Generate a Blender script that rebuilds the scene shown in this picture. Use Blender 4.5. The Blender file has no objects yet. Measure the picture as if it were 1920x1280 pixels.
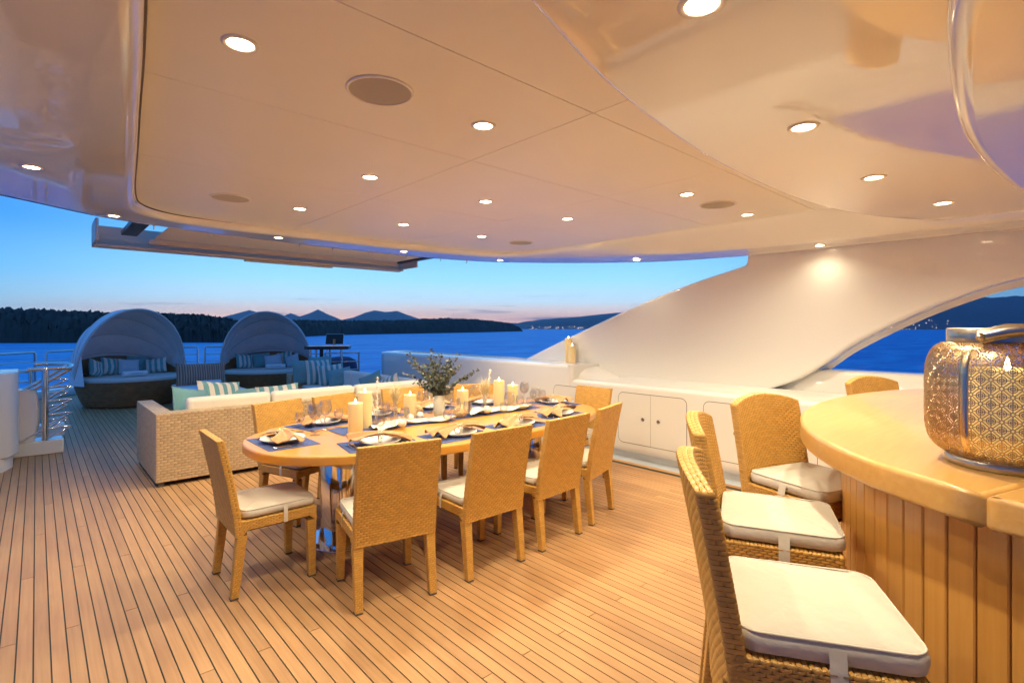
import bpy, bmesh, math, random
from math import sin, cos, pi, radians, sqrt, atan2
from mathutils import Vector, Matrix
random.seed(7)
S = bpy.context.scene
COL = S.collection

# ------------------------------------------------------------------ camera
cam = bpy.data.cameras.new('camera'); camo = bpy.data.objects.new('camera', cam); COL.objects.link(camo)
YAW = math.atan(892 / 978)
camo.location = (0, 0, 1.52); camo.rotation_euler = (pi / 2, 0, -YAW)
cam.sensor_width = 36; cam.lens = 978 / 1920 * 36; cam.shift_y = -25 / 1920
cam.clip_start = 0.02; cam.clip_end = 60000
S.camera = camo

# ------------------------------------------------------------------ world: clear sky after sunset
W = bpy.data.worlds.new('World'); S.world = W; W.use_nodes = True
nt = W.node_tree; N = nt.nodes; L = nt.links
for n in list(N): N.remove(n)
out = N.new('ShaderNodeOutputWorld'); bg = N.new('ShaderNodeBackground'); L.new(bg.outputs[0], out.inputs[0])
bg.inputs[1].default_value = 0.95
tc = N.new('ShaderNodeTexCoord'); sep = N.new('ShaderNodeSeparateXYZ'); L.new(tc.outputs['Generated'], sep.inputs[0])
def wramp(stops):
    r = N.new('ShaderNodeValToRGB'); e = r.color_ramp.elements
    while len(e) > 1: e.remove(e[-1])
    e[0].position = stops[0][0]; e[0].color = (*stops[0][1], 1)
    for p, c in stops[1:]:
        x = e.new(p); x.color = (*c, 1)
    L.new(sep.outputs[2], r.inputs[0]); return r
dot = N.new('ShaderNodeVectorMath'); dot.operation = 'DOT_PRODUCT'
flat = N.new('ShaderNodeCombineXYZ'); L.new(sep.outputs[0], flat.inputs[0]); L.new(sep.outputs[1], flat.inputs[1])
nrm = N.new('ShaderNodeVectorMath'); nrm.operation = 'NORMALIZE'; L.new(flat.outputs[0], nrm.inputs[0])
L.new(nrm.outputs[0], dot.inputs[0]); dot.inputs[1].default_value = (0.60, 0.80, 0)
toward = wramp([(0.0, (1.55, .78, .50)), (.022, (1.15, .76, .58)), (.050, (.62, .84, .98)), (.09, (.36, .76, 1.08)), (.15, (.18, .54, 1.0)), (.3, (.10, .36, .85)), (1, (.05, .20, .55))])
side = wramp([(0.0, (.50, .74, .86)), (.03, (.36, .66, .84)), (.08, (.15, .49, .88)), (.16, (.04, .29, .86)), (.3, (.04, .24, .75)), (1, (.05, .20, .55))])
away = wramp([(0.0, (.08, .16, .42)), (.08, (.06, .17, .52)), (.2, (.06, .19, .56)), (1, (.05, .20, .55))])
m1 = N.new('ShaderNodeMapRange'); m1.inputs[1].default_value = .70; m1.inputs[2].default_value = .97; m1.interpolation_type = 'SMOOTHSTEP'
L.new(dot.outputs['Value'], m1.inputs[0])
m2 = N.new('ShaderNodeMapRange'); m2.inputs[1].default_value = -.1; m2.inputs[2].default_value = .62; m2.interpolation_type = 'SMOOTHSTEP'
L.new(dot.outputs['Value'], m2.inputs[0])
mx1 = N.new('ShaderNodeMix'); mx1.data_type = 'RGBA'; L.new(m2.outputs[0], mx1.inputs[0]); L.new(away.outputs[0], mx1.inputs[6]); L.new(side.outputs[0], mx1.inputs[7])
mx2 = N.new('ShaderNodeMix'); mx2.data_type = 'RGBA'; L.new(m1.outputs[0], mx2.inputs[0]); L.new(mx1.outputs[2], mx2.inputs[6]); L.new(toward.outputs[0], mx2.inputs[7])
# a few thin cloud streaks low over the horizon
mp = N.new('ShaderNodeMapping'); L.new(tc.outputs['Generated'], mp.inputs[0]); mp.inputs['Scale'].default_value = (3.2, 3.2, 52)
nz = N.new('ShaderNodeTexNoise'); nz.inputs['Scale'].default_value = 1.7; nz.inputs['Detail'].default_value = 4; L.new(mp.outputs[0], nz.inputs[0])
cr = N.new('ShaderNodeMapRange'); cr.inputs[1].default_value = .57; cr.inputs[2].default_value = .70; L.new(nz.outputs[0], cr.inputs[0])
bandm = N.new('ShaderNodeMapRange'); bandm.inputs[1].default_value = .07; bandm.inputs[2].default_value = .035; L.new(sep.outputs[2], bandm.inputs[0])
mul = N.new('ShaderNodeMath'); mul.operation = 'MULTIPLY'; L.new(cr.outputs[0], mul.inputs[0]); L.new(bandm.outputs[0], mul.inputs[1])
mul2 = N.new('ShaderNodeMath'); mul2.operation = 'MULTIPLY'; L.new(mul.outputs[0], mul2.inputs[0]); mul2.inputs[1].default_value = .75
mx3 = N.new('ShaderNodeMix'); mx3.data_type = 'RGBA'; L.new(mul2.outputs[0], mx3.inputs[0]); L.new(mx2.outputs[2], mx3.inputs[6]); mx3.inputs[7].default_value = (.10, .17, .30, 1)
L.new(mx3.outputs[2], bg.inputs[0])

# ------------------------------------------------------------------ render settings and exposure
S.view_settings.view_transform = 'Standard'; S.view_settings.look = 'None'
S.view_settings.exposure = 0.45; S.view_settings.gamma = 1.0
S.render.engine = 'CYCLES'
cy = S.cycles
cy.use_denoising = True
try: cy.denoiser = 'OPENIMAGEDENOISE'
except Exception: pass
cy.max_bounces = 8; cy.diffuse_bounces = 4; cy.glossy_bounces = 4; cy.transmission_bounces = 6; cy.transparent_max_bounces = 12
cy.caustics_reflective = False; cy.caustics_refractive = False; cy.sample_clamp_indirect = 6.0
try: cy.use_light_tree = True
except Exception: pass

LAMP = (1.0, 0.86, 0.58)      # warm white of the recessed lights
POWER = 62.0

# ------------------------------------------------------------------ materials
MATS = {}
def mat(name, color, rough=.5, metal=0., coat=0., bump=None, vary=0., vscale=8., spec=.5, sheen=0., alpha=None, emit=None, estr=0., trans=0., ior=1.45, sss=0.):
    m = bpy.data.materials.new(name); m.use_nodes = True
    nt = m.node_tree; b = nt.nodes['Principled BSDF']
    b.inputs['Base Color'].default_value = (*color, 1); b.inputs['Roughness'].default_value = rough
    b.inputs['Metallic'].default_value = metal; b.inputs['Coat Weight'].default_value = coat
    b.inputs['Coat Roughness'].default_value = .04
    b.inputs['Specular IOR Level'].default_value = spec; b.inputs['Sheen Weight'].default_value = sheen
    b.inputs['Transmission Weight'].default_value = trans; b.inputs['IOR'].default_value = ior
    if sss: b.inputs['Subsurface Weight'].default_value = sss; b.inputs['Subsurface Radius'].default_value = (.02, .012, .006)
    if emit: b.inputs['Emission Color'].default_value = (*emit, 1); b.inputs['Emission Strength'].default_value = estr
    if vary or bump:
        t = nt.nodes.new('ShaderNodeTexCoord')
    if vary:
        n = nt.nodes.new('ShaderNodeTexNoise'); n.inputs['Scale'].default_value = vscale; n.inputs['Detail'].default_value = 5
        nt.links.new(t.outputs['Object'], n.inputs['Vector'])
        mr = nt.nodes.new('ShaderNodeMapRange'); mr.inputs[1].default_value = .25; mr.inputs[2].default_value = .75
        mr.inputs[3].default_value = 1 - vary; mr.inputs[4].default_value = 1 + vary
        nt.links.new(n.outputs[0], mr.inputs[0])
        hs = nt.nodes.new('ShaderNodeHueSaturation'); hs.inputs['Color'].default_value = (*color, 1)
        nt.links.new(mr.outputs[0], hs.inputs['Value']); nt.links.new(hs.outputs[0], b.inputs['Base Color'])
    if bump:
        sc, st = bump
        n = nt.nodes.new('ShaderNodeTexNoise'); n.inputs['Scale'].default_value = sc; n.inputs['Detail'].default_value = 4
        nt.links.new(t.outputs['Object'], n.inputs['Vector'])
        bp = nt.nodes.new('ShaderNodeBump'); bp.inputs['Strength'].default_value = st; bp.inputs['Distance'].default_value = .02
        nt.links.new(n.outputs[0], bp.inputs['Height']); nt.links.new(bp.outputs[0], b.inputs['Normal'])
    MATS[name] = m
    return m

mat('gelcoat', (.80, .78, .74), .22, coat=.6, bump=(1.3, .03))
mat('gelcoat_gloss', (.86, .84, .76), .16, coat=1., bump=(.9, .006))
MATS['gelcoat_gloss'].node_tree.nodes['Principled BSDF'].inputs['Coat Roughness'].default_value = .012
MATS['gelcoat_gloss'].node_tree.nodes['Principled BSDF'].inputs['Coat IOR'].default_value = 1.6
mat('headliner', (.87, .85, .76), .33, coat=.08, bump=(1.1, .04), vary=.02, vscale=1.5)
mat('panel_gap', (.10, .07, .05), .6)
mat('seam_grey', (.34, .27, .19), .7)
mat('caulk', (.035, .037, .025), .6)
mat('waterway', (.48, .52, .58), .4, vary=.05)
mat('cushion_cream', (.78, .71, .61), .85, bump=(60, .10), sheen=.2, vary=.03)
mat('cushion_white', (.60, .55, .48), .85, bump=(13, .45), sheen=.2, vary=.02)
mat('canopy_fabric', (.84, .80, .80), .85, bump=(7, .45), sheen=.2, vary=.04)
mat('canopy_piping', (.62, .58, .56), .8)
mat('teal_fabric', (.17, .36, .37), .85, bump=(40, .2), sheen=.2, vary=.06)
mat('pale_fabric', (.55, .62, .68), .85, bump=(40, .2), sheen=.2, vary=.05)
mat('towel_white', (.80, .78, .78), .95, bump=(120, .5), sheen=.4)
mat('towel_print', (.25, .27, .36), .95)
mat('chrome', (.78, .76, .74), .06, metal=1.)
mat('steel', (.62, .60, .57), .22, metal=1.)
mat('dark_metal', (.05, .045, .045), .35, metal=.5)
mat('black_top', (.015, .013, .014), .3, coat=.3)
mat('screen_black', (.012, .012, .014), .08)
mat('mirror_base', (.75, .77, .80), .04, metal=1.)
mat('navy_cloth', (.030, .068, .27), .85, bump=(160, .5), sheen=.2, vary=.08, vscale=40)
mat('gauze', (.80, .74, .62), .9, bump=(45, .5), vary=.05)
mat('napkin_cloth', (.50, .255, .105), .85, bump=(60, .3), sheen=.3, vary=.05)
mat('ceramic', (.72, .72, .70), .45, vary=.04)
mat('vase_ceramic', (.62, .60, .50), .55, bump=(30, .1), vary=.06)
mat('bleached', (.88, .82, .70), .8)
mat('pampas', (.80, .68, .44), .9)
mat('coral_stone', (.78, .58, .32), .85, bump=(70, .9), vary=.25, vscale=60)
mat('shell', (.85, .78, .66), .5, vary=.1, vscale=40)
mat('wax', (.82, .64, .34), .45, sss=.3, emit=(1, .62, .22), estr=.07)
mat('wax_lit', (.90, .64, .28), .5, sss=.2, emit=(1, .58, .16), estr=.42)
mat('flame', (1, .8, .4), .5, emit=(1, .70, .30), estr=14.)
mat('lens', (1, .9, .7), .5, emit=(1, .80, .52), estr=28.)
mat('trim_ring', (.82, .78, .70), .35)
mat('speaker_mesh', (.58, .54, .46), .75, bump=(500, .6))
mat('rope', (.62, .38, .18), .9, bump=(150, .6), vary=.15, vscale=60)
mat('bronze', (.56, .40, .22), .32, metal=1., bump=(80, .05))
mat('bronze_band', (.72, .58, .38), .25, metal=1.)
mat('pewter', (.48, .44, .38), .28, metal=1.)
mat('euca_leaf', (.105, .125, .098), .6, vary=.45, vscale=25)
mat('euca_stem', (.16, .10, .06), .7)
mat('foot_rubber', (.10, .085, .07), .7)
mat('wood_stand', (.45, .20, .06), .5)
mat('dark_cover', (.05, .06, .12), .7, bump=(8, .3))
mat('hill_wood', (.020, .027, .020), .95, vary=.5, vscale=.06)
mat('far_rock', (.11, .13, .14), .95, vary=.3, vscale=.0015)
mat('town_light', (1, .85, .6), .5, emit=(1, .80, .50), estr=7.)
mat('house_wall', (.55, .50, .44), .8)
mat('awning_cloth', (.68, .60, .52), .85, bump=(20, .1))
mat('awning_frame', (.60, .52, .44), .4)

def glass_mat():
    m = bpy.data.materials.new('glass'); m.use_nodes = True; nt = m.node_tree
    for n in list(nt.nodes): nt.nodes.remove(n)
    o = nt.nodes.new('ShaderNodeOutputMaterial')
    tr = nt.nodes.new('ShaderNodeBsdfTransparent'); tr.inputs[0].default_value = (.97, .97, .97, 1)
    gl = nt.nodes.new('ShaderNodeBsdfGlossy'); gl.inputs['Roughness'].default_value = .02
    lw = nt.nodes.new('ShaderNodeLayerWeight'); lw.inputs[0].default_value = .35
    mr = nt.nodes.new('ShaderNodeMapRange'); mr.inputs[3].default_value = .05; mr.inputs[4].default_value = .55
    nt.links.new(lw.outputs['Facing'], mr.inputs[0])
    mx = nt.nodes.new('ShaderNodeMixShader'); nt.links.new(mr.outputs[0], mx.inputs[0]); nt.links.new(tr.outputs[0], mx.inputs[1]); nt.links.new(gl.outputs[0], mx.inputs[2])
    nt.links.new(mx.outputs[0], o.inputs[0]); MATS['glass'] = m
    m = m.copy(); m.name = 'window_glass'; MATS['window_glass'] = m
    for n in m.node_tree.nodes:
        if n.type == 'BSDF_TRANSPARENT': n.inputs[0].default_value = (.62, .68, .78, 1)
        if n.type == 'MAP_RANGE': n.inputs[3].default_value = .02; n.inputs[4].default_value = .35
glass_mat()

def wood_mat(name, c1, c2, axis, rough=.4, coat=0., gscale=(60, 2.2, 60), world=True, rnd=.16, bump=.12):
    """grain stretched along an axis, tone differing from piece to piece"""
    m = bpy.data.materials.new(name); m.use_nodes = True; nt = m.node_tree; b = nt.nodes['Principled BSDF']
    b.inputs['Roughness'].default_value = rough; b.inputs['Coat Weight'].default_value = coat; b.inputs['Coat Roughness'].default_value = .06
    if world:
        g = nt.nodes.new('ShaderNodeNewGeometry'); src = g.outputs['Position']
    else:
        g = nt.nodes.new('ShaderNodeTexCoord'); src = g.outputs['Object']
    oi = nt.nodes.new('ShaderNodeObjectInfo'); ge = nt.nodes.new('ShaderNodeNewGeometry')
    ad = nt.nodes.new('ShaderNodeMath'); ad.operation = 'ADD'; nt.links.new(oi.outputs['Random'], ad.inputs[0]); nt.links.new(ge.outputs['Random Per Island'], ad.inputs[1])
    fr = nt.nodes.new('ShaderNodeMath'); fr.operation = 'FRACT'; nt.links.new(ad.outputs[0], fr.inputs[0])
    off = nt.nodes.new('ShaderNodeVectorMath'); off.operation = 'ADD'; nt.links.new(src, off.inputs[0])
    cb = nt.nodes.new('ShaderNodeCombineXYZ'); nt.links.new(fr.outputs[0], cb.inputs[2]); nt.links.new(fr.outputs[0], cb.inputs[1]); nt.links.new(cb.outputs[0], off.inputs[1])
    mp = nt.nodes.new('ShaderNodeMapping'); mp.inputs['Scale'].default_value = gscale; nt.links.new(off.outputs[0], mp.inputs[0])
    n = nt.nodes.new('ShaderNodeTexNoise'); n.inputs['Scale'].default_value = 1.; n.inputs['Detail'].default_value = 6; n.inputs['Distortion'].default_value = .6
    nt.links.new(mp.outputs[0], n.inputs['Vector'])
    n2 = nt.nodes.new('ShaderNodeTexNoise'); n2.inputs['Scale'].default_value = 1.9; n2.inputs['Detail'].default_value = 5; nt.links.new(off.outputs[0], n2.inputs['Vector'])
    r = nt.nodes.new('ShaderNodeValToRGB'); r.color_ramp.elements[0].position = .3; r.color_ramp.elements[0].color = (*c1, 1); r.color_ramp.elements[1].position = .72; r.color_ramp.elements[1].color = (*c2, 1)
    mixv = nt.nodes.new('ShaderNodeMath'); mixv.operation = 'MULTIPLY_ADD'; mixv.inputs[1].default_value = .5
    nt.links.new(n2.outputs[0], mixv.inputs[0])
    hf = nt.nodes.new('ShaderNodeMath'); hf.operation = 'MULTIPLY'; hf.inputs[1].default_value = .5; nt.links.new(n.outputs[0], hf.inputs[0]); nt.links.new(hf.outputs[0], mixv.inputs[2])
    nt.links.new(mixv.outputs[0], r.inputs[0])
    hs = nt.nodes.new('ShaderNodeHueSaturation'); nt.links.new(r.outputs[0], hs.inputs['Color'])
    mr = nt.nodes.new('ShaderNodeMapRange'); mr.inputs[3].default_value = 1 - rnd; mr.inputs[4].default_value = 1 + rnd; nt.links.new(fr.outputs[0], mr.inputs[0]); nt.links.new(mr.outputs[0], hs.inputs['Value'])
    nt.links.new(hs.outputs[0], b.inputs['Base Color'])
    rr = nt.nodes.new('ShaderNodeMapRange'); rr.inputs[3].default_value = rough - .08; rr.inputs[4].default_value = rough + .12; nt.links.new(n2.outputs[0], rr.inputs[0]); nt.links.new(rr.outputs[0], b.inputs['Roughness'])
    bp = nt.nodes.new('ShaderNodeBump'); bp.inputs['Strength'].default_value = bump; bp.inputs['Distance'].default_value = .003
    nt.links.new(n.outputs[0], bp.inputs['Height']); nt.links.new(bp.outputs[0], b.inputs['Normal'])
    MATS[name] = m; return m
wood_mat('teak', (.37, .190, .080), (.54, .310, .140), 1, rough=.5, gscale=(70, 2.0, 70), rnd=.10)
wood_mat('teak_border', (.42, .20, .07), (.52, .28, .11), 1, rough=.4, gscale=(70, 2.0, 70))
wood_mat('varnish_top', (.56, .250, .035), (.64, .31, .055), 0, rough=.32, coat=.25, gscale=(2.5, 70, 70), rnd=.0, bump=.03)
wood_mat('bar_top', (.55, .285, .075), (.68, .40, .135), 0, rough=.30, coat=.3, gscale=(3.0, 45, 45), rnd=.05, bump=.04)
wood_mat('varnish_board', (.56, .275, .055), (.66, .36, .095), 2, rough=.35, coat=.25, gscale=(60, 60, 2.2), rnd=.10, bump=.05)

def wicker_mat(name, c, rough=.42, rnd=.18):
    m = bpy.data.materials.new(name); m.use_nodes = True; nt = m.node_tree; b = nt.nodes['Principled BSDF']
    b.inputs['Roughness'].default_value = rough; b.inputs['Specular IOR Level'].default_value = .5
    ge = nt.nodes.new('ShaderNodeNewGeometry'); mr = nt.nodes.new('ShaderNodeMapRange'); mr.inputs[3].default_value = 1 - rnd; mr.inputs[4].default_value = 1 + rnd
    nt.links.new(ge.outputs['Random Per Island'], mr.inputs[0])
    hs = nt.nodes.new('ShaderNodeHueSaturation'); hs.inputs['Color'].default_value = (*c, 1); nt.links.new(mr.outputs[0], hs.inputs['Value']); nt.links.new(hs.outputs[0], b.inputs['Base Color'])
    MATS[name] = m
wicker_mat('wicker_honey', (.61, .335, .075), .42, .09)
wicker_mat('wicker_stool', (.59, .325, .078), .36, .10)
wicker_mat('wicker_pale', (.58, .42, .25), .45, .10)
wicker_mat('wicker_brown', (.30, .145, .060), .5)
mat('wicker_core', (.20, .095, .020), .8)
mat('wicker_core_pale', (.15, .095, .05), .8)

def stripe_mat(name, cols, axis, width):
    m = bpy.data.materials.new(name); m.use_nodes = True; nt = m.node_tree; b = nt.nodes['Principled BSDF']
    b.inputs['Roughness'].default_value = .85; b.inputs['Sheen Weight'].default_value = .2
    t = nt.nodes.new('ShaderNodeTexCoord'); s = nt.nodes.new('ShaderNodeSeparateXYZ'); nt.links.new(t.outputs['Object'], s.inputs[0])
    d = nt.nodes.new('ShaderNodeMath'); d.operation = 'DIVIDE'; d.inputs[1].default_value = width; nt.links.new(s.outputs[axis], d.inputs[0])
    f = nt.nodes.new('ShaderNodeMath'); f.operation = 'FRACT'; nt.links.new(d.outputs[0], f.inputs[0])
    r = nt.nodes.new('ShaderNodeValToRGB'); r.color_ramp.interpolation = 'CONSTANT'; e = r.color_ramp.elements
    e[0].position = 0; e[0].color = (*cols[0][1], 1); e[1].position = cols[1][0]; e[1].color = (*cols[1][1], 1)
    for p, c in cols[2:]:
        x = e.new(p); x.color = (*c, 1)
    nt.links.new(f.outputs[0], r.inputs[0]); nt.links.new(r.outputs[0], b.inputs['Base Color'])
    n = nt.nodes.new('ShaderNodeTexNoise'); n.inputs['Scale'].default_value = 40; nt.links.new(t.outputs['Object'], n.inputs['Vector'])
    bp = nt.nodes.new('ShaderNodeBump'); bp.inputs['Strength'].default_value = .2; bp.inputs['Distance'].default_value = .02; nt.links.new(n.outputs[0], bp.inputs['Height']); nt.links.new(bp.outputs[0], b.inputs['Normal'])
    MATS[name] = m
TEAL = (.15, .35, .36); CREAM = (.74, .68, .58)
stripe_mat('stripe_teal', [(0, TEAL), (.5, CREAM)], 0, .105)
stripe_mat('stripe_brown', [(0, (.30, .17, .11)), (.3, (.55, .40, .30)), (.42, (.16, .09, .06)), (.6, (.42, .27, .19)), (.8, (.58, .45, .35)), (.88, (.24, .14, .10))], 0, .085)

def water_mat():
    m = bpy.data.materials.new('sea_water'); m.use_nodes = True; nt = m.node_tree; b = nt.nodes['Principled BSDF']
    b.inputs['Base Color'].default_value = (.001, .34, .80, 1); b.inputs['Roughness'].default_value = .45; b.inputs['IOR'].default_value = 1.33
    g = nt.nodes.new('ShaderNodeNewGeometry')
    mp = nt.nodes.new('ShaderNodeMapping'); mp.inputs['Scale'].default_value = (1, 1, 1); nt.links.new(g.outputs['Position'], mp.inputs[0])
    a = nt.nodes.new('ShaderNodeTexNoise'); a.inputs['Scale'].default_value = .22; a.inputs['Detail'].default_value = 6; a.inputs['Roughness'].default_value = .6; nt.links.new(mp.outputs[0], a.inputs['Vector'])
    bp = nt.nodes.new('ShaderNodeBump'); bp.inputs['Strength'].default_value = 1.; bp.inputs['Distance'].default_value = 2.2
    a2 = nt.nodes.new('ShaderNodeTexNoise'); a2.inputs['Scale'].default_value = .035; a2.inputs['Detail'].default_value = 5; nt.links.new(mp.outputs[0], a2.inputs['Vector'])
    sm = nt.nodes.new('ShaderNodeMath'); sm.operation = 'MULTIPLY_ADD'; sm.inputs[1].default_value = 3.0; nt.links.new(a2.outputs[0], sm.inputs[0]); nt.links.new(a.outputs[0], sm.inputs[2])
    nt.links.new(sm.outputs[0], bp.inputs['Height']); nt.links.new(bp.outputs[0], b.inputs['Normal'])
    rp = nt.nodes.new('ShaderNodeValToRGB'); rp.color_ramp.elements[0].position = .38; rp.color_ramp.elements[0].color = (.0, .30, .72, 1); rp.color_ramp.elements[1].position = .66; rp.color_ramp.elements[1].color = (.02, .56, .98, 1)
    mp2 = nt.nodes.new('ShaderNodeMapping'); mp2.inputs['Rotation'].default_value = (0, 0, YAW); mp2.inputs['Scale'].default_value = (.05, .16, 1); nt.links.new(g.outputs['Position'], mp2.inputs[0])
    a3 = nt.nodes.new('ShaderNodeTexNoise'); a3.inputs['Scale'].default_value = 1.; a3.inputs['Detail'].default_value = 8; a3.inputs['Roughness'].default_value = .68; nt.links.new(mp2.outputs[0], a3.inputs['Vector'])
    nt.links.new(a3.outputs[0], rp.inputs[0]); nt.links.new(rp.outputs[0], b.inputs['Base Color'])
    MATS['sea_water'] = m
water_mat()

# ------------------------------------------------------------------ mesh helpers
class MB:
    def __init__(s): s.v = []; s.f = []; s.sm = []
    def add(s, vs, fs, smooth=False):
        o = len(s.v); s.v += [tuple(p) for p in vs]; s.f += [tuple(i + o for i in q) for q in fs]; s.sm += [smooth] * len(fs); return s
    def box(s, x0, x1, y0, y1, z0, z1, r=0., seg=2, M=None):
        bm = bmesh.new(); bmesh.ops.create_cube(bm, size=1)
        for v in bm.verts: v.co = Vector(((x0 + x1) / 2 + v.co.x * (x1 - x0), (y0 + y1) / 2 + v.co.y * (y1 - y0), (z0 + z1) / 2 + v.co.z * (z1 - z0)))
        if r: bmesh.ops.bevel(bm, geom=bm.edges[:], offset=r, segments=seg, affect='EDGES', profile=.5)
        if M is not None: bmesh.ops.transform(bm, matrix=M, verts=bm.verts)
        bm.verts.index_update(); s.add([v.co for v in bm.verts], [[v.index for v in f.verts] for f in bm.faces], bool(r))
        if r:
            big = sorted(range(len(bm.faces)), key=lambda i: 0); ar = [f.calc_area() for f in bm.faces]; o = len(s.sm) - len(ar)
            for i in sorted(range(len(ar)), key=lambda i: -ar[i])[:6]: s.sm[o + i] = False
        bm.free(); return s
    def tube(s, pts, r, n=8, closed=False, cap=True):
        pts = [Vector(p) for p in pts]; k = len(pts); rs = r if isinstance(r, (list, tuple)) else [r] * k
        vs = []; prev = None
        for i, p in enumerate(pts):
            if closed: t = pts[(i + 1) % k] - pts[i - 1]
            else: t = pts[min(i + 1, k - 1)] - pts[max(i - 1, 0)]
            t = t.normalized() if t.length > 1e-9 else Vector((0, 0, 1))
            if prev is None:
                a = Vector((0, 0, 1)) if abs(t.z) < .9 else Vector((1, 0, 0)); u = t.cross(a).normalized()
            else:
                u = prev - t * prev.dot(t); u = u.normalized() if u.length > 1e-6 else t.cross(Vector((0, 0, 1))).normalized()
            prev = u; w = t.cross(u)
            vs += [p + (u * cos(2 * pi * j / n) + w * sin(2 * pi * j / n)) * rs[i] for j in range(n)]
        fs = []
        for i in range(k if closed else k - 1):
            for j in range(n):
                a = i * n + j; b = i * n + (j + 1) % n; c = ((i + 1) % k) * n + (j + 1) % n; d = ((i + 1) % k) * n + j
                fs.append((a, b, c, d))
        s.add(vs, fs, True)
        if cap and not closed:
            s.add([vs[j] for j in range(n)], [tuple(range(n - 1, -1, -1))]); s.add(vs[-n:], [tuple(range(n))])
        return s
    def lathe(s, prof, c=(0, 0, 0), n=24, smooth=True):
        vs = []; fs = []; m = len(prof)
        for j in range(n):
            a = 2 * pi * j / n
            for r, z in prof: vs.append((c[0] + r * cos(a), c[1] + r * sin(a), c[2] + z))
        for j in range(n):
            for i in range(m - 1):
                fs.append((j * m + i, ((j + 1) % n) * m + i, ((j + 1) % n) * m + i + 1, j * m + i + 1))
        return s.add(vs, fs, smooth)
    def grid(s, fn, nu, nv, closeu=False, smooth=True):
        vs = [fn(i / (nu if closeu else max(nu - 1, 1)), j / (nv - 1)) for i in range(nu) for j in range(nv)]; fs = []
        for i in range(nu if closeu else nu - 1):
            for j in range(nv - 1):
                a = i * nv + j; b = ((i + 1) % nu) * nv + j; fs.append((a, b, b + 1, a + 1))
        return s.add(vs, fs, smooth)
    def prism(s, pts, z0, z1, r=0., seg=3, smooth=True):
        """closed outline extruded upwards; lower and upper edges rounded by r"""
        k = len(pts); P = [Vector((p[0], p[1])) for p in pts]
        area = sum(P[i].x * P[(i + 1) % k].y - P[(i + 1) % k].x * P[i].y for i in range(k))
        if area < 0: P.reverse()
        nrm = []
        for i in range(k):
            t = (P[(i + 1) % k] - P[i - 1]).normalized(); nrm.append(Vector((t.y, -t.x)))
        rings = []
        if r:
            for a in range(seg + 1):
                th = pi / 2 * a / seg; rings.append((-r + r * sin(th), z0 + r - r * cos(th)))
            for a in range(seg + 1):
                th = pi / 2 * a / seg; rings.append((-r + r * cos(th), z1 - r + r * sin(th)))
        else: rings = [(0, z0), (0, z1)]
        vs = []
        for o, z in rings:
            vs += [(P[i].x + nrm[i].x * o, P[i].y + nrm[i].y * o, z) for i in range(k)]
        fs = []
        for q in range(len(rings) - 1):
            for i in range(k): fs.append((q * k + i, q * k + (i + 1) % k, (q + 1) * k + (i + 1) % k, (q + 1) * k + i))
        s.add(vs, fs, smooth)
        s.add(vs[:k], [tuple(range(k - 1, -1, -1))]); s.add(vs[-k:], [tuple(range(k))]); return s
    def xform(s, M): s.v = [tuple(M @ Vector(p)) for p in s.v]; return s
    def mesh(s, name, m):
        me = bpy.data.meshes.new(name); me.from_pydata(s.v, [], s.f); me.validate(); me.polygons.foreach_set('use_smooth', s.sm[:len(me.polygons)]) if len(me.polygons) == len(s.sm) else None
        me.materials.append(MATS[m]); return me
    def build(s, name, m, parent=None, loc=None, rot=None, kind=None):
        return put(name, s.mesh(name, m), parent, loc, rot, kind)

def put(name, me, parent=None, loc=None, rot=None, kind=None):
    o = bpy.data.objects.new(name, me); COL.objects.link(o)
    if parent is not None: o.parent = parent
    if loc is not None: o.location = loc
    if rot is not None: o.rotation_euler = rot
    if kind: o['kind'] = kind
    return o
def tag(o, label, cat, group=None):
    o['label'] = label; o['category'] = cat
    if group: o['group'] = group
    return o
def thing(name, label, cat, loc=(0, 0, 0), rz=0., group=None):
    o = bpy.data.objects.new(name, None); COL.objects.link(o); o.empty_display_size = .1
    o.location = loc; o.rotation_euler = (0, 0, rz); return tag(o, label, cat, group)
def copy_tree(o, parent=None):
    c = o.copy(); COL.objects.link(c); c.parent = parent
    for ch in list(o.children): copy_tree(ch, c)
    return c
def structure(o): o['kind'] = 'structure'; return o

def catmull(P, n):
    """smooth open curve through points of any dimension"""
    P = [tuple(p) for p in P]; outp = []
    for i in range(len(P) - 1):
        p0 = P[max(i - 1, 0)]; p1 = P[i]; p2 = P[i + 1]; p3 = P[min(i + 2, len(P) - 1)]
        for k in range(n):
            t = k / n
            outp.append(tuple(.5 * (2 * b + (c - a) * t + (2 * a - 5 * b + 4 * c - d) * t * t + (3 * b - a - 3 * c + d) * t ** 3) for a, b, c, d in zip(p0, p1, p2, p3)))
    outp.append(P[-1]); return outp

def weave(mb, P, U, V, tu, tv, h):
    """basket weave: short domed strand pieces laid in offset rows over the surface P(u,v) -> (point, normal)"""
    rows = max(1, round(V / tv)); tv = V / rows
    for j in range(rows):
        u = -tu / 2 * (j % 2)
        while u < U - 1e-6:
            a = max(u, 0); b = min(u + tu, U); u += tu
            if b - a < tu * .2: continue
            vs = []
            for s, hs in ((.0, -.25), (.22, .85), (.78, .85), (1., -.25)):
                for t, ht in ((.03, .3), (.5, 1.), (.97, .3)):
                    p, n = P(a + (b - a) * s, (j + t) * tv)
                    k = h * (hs * ht if hs > 0 else hs); vs.append((p[0] + n[0] * k, p[1] + n[1] * k, p[2] + n[2] * k))
            mb.add(vs, [(0, 3, 4, 1), (1, 4, 5, 2), (3, 6, 7, 4), (4, 7, 8, 5), (6, 9, 10, 7), (7, 10, 11, 8)], True)
    return mb

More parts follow.
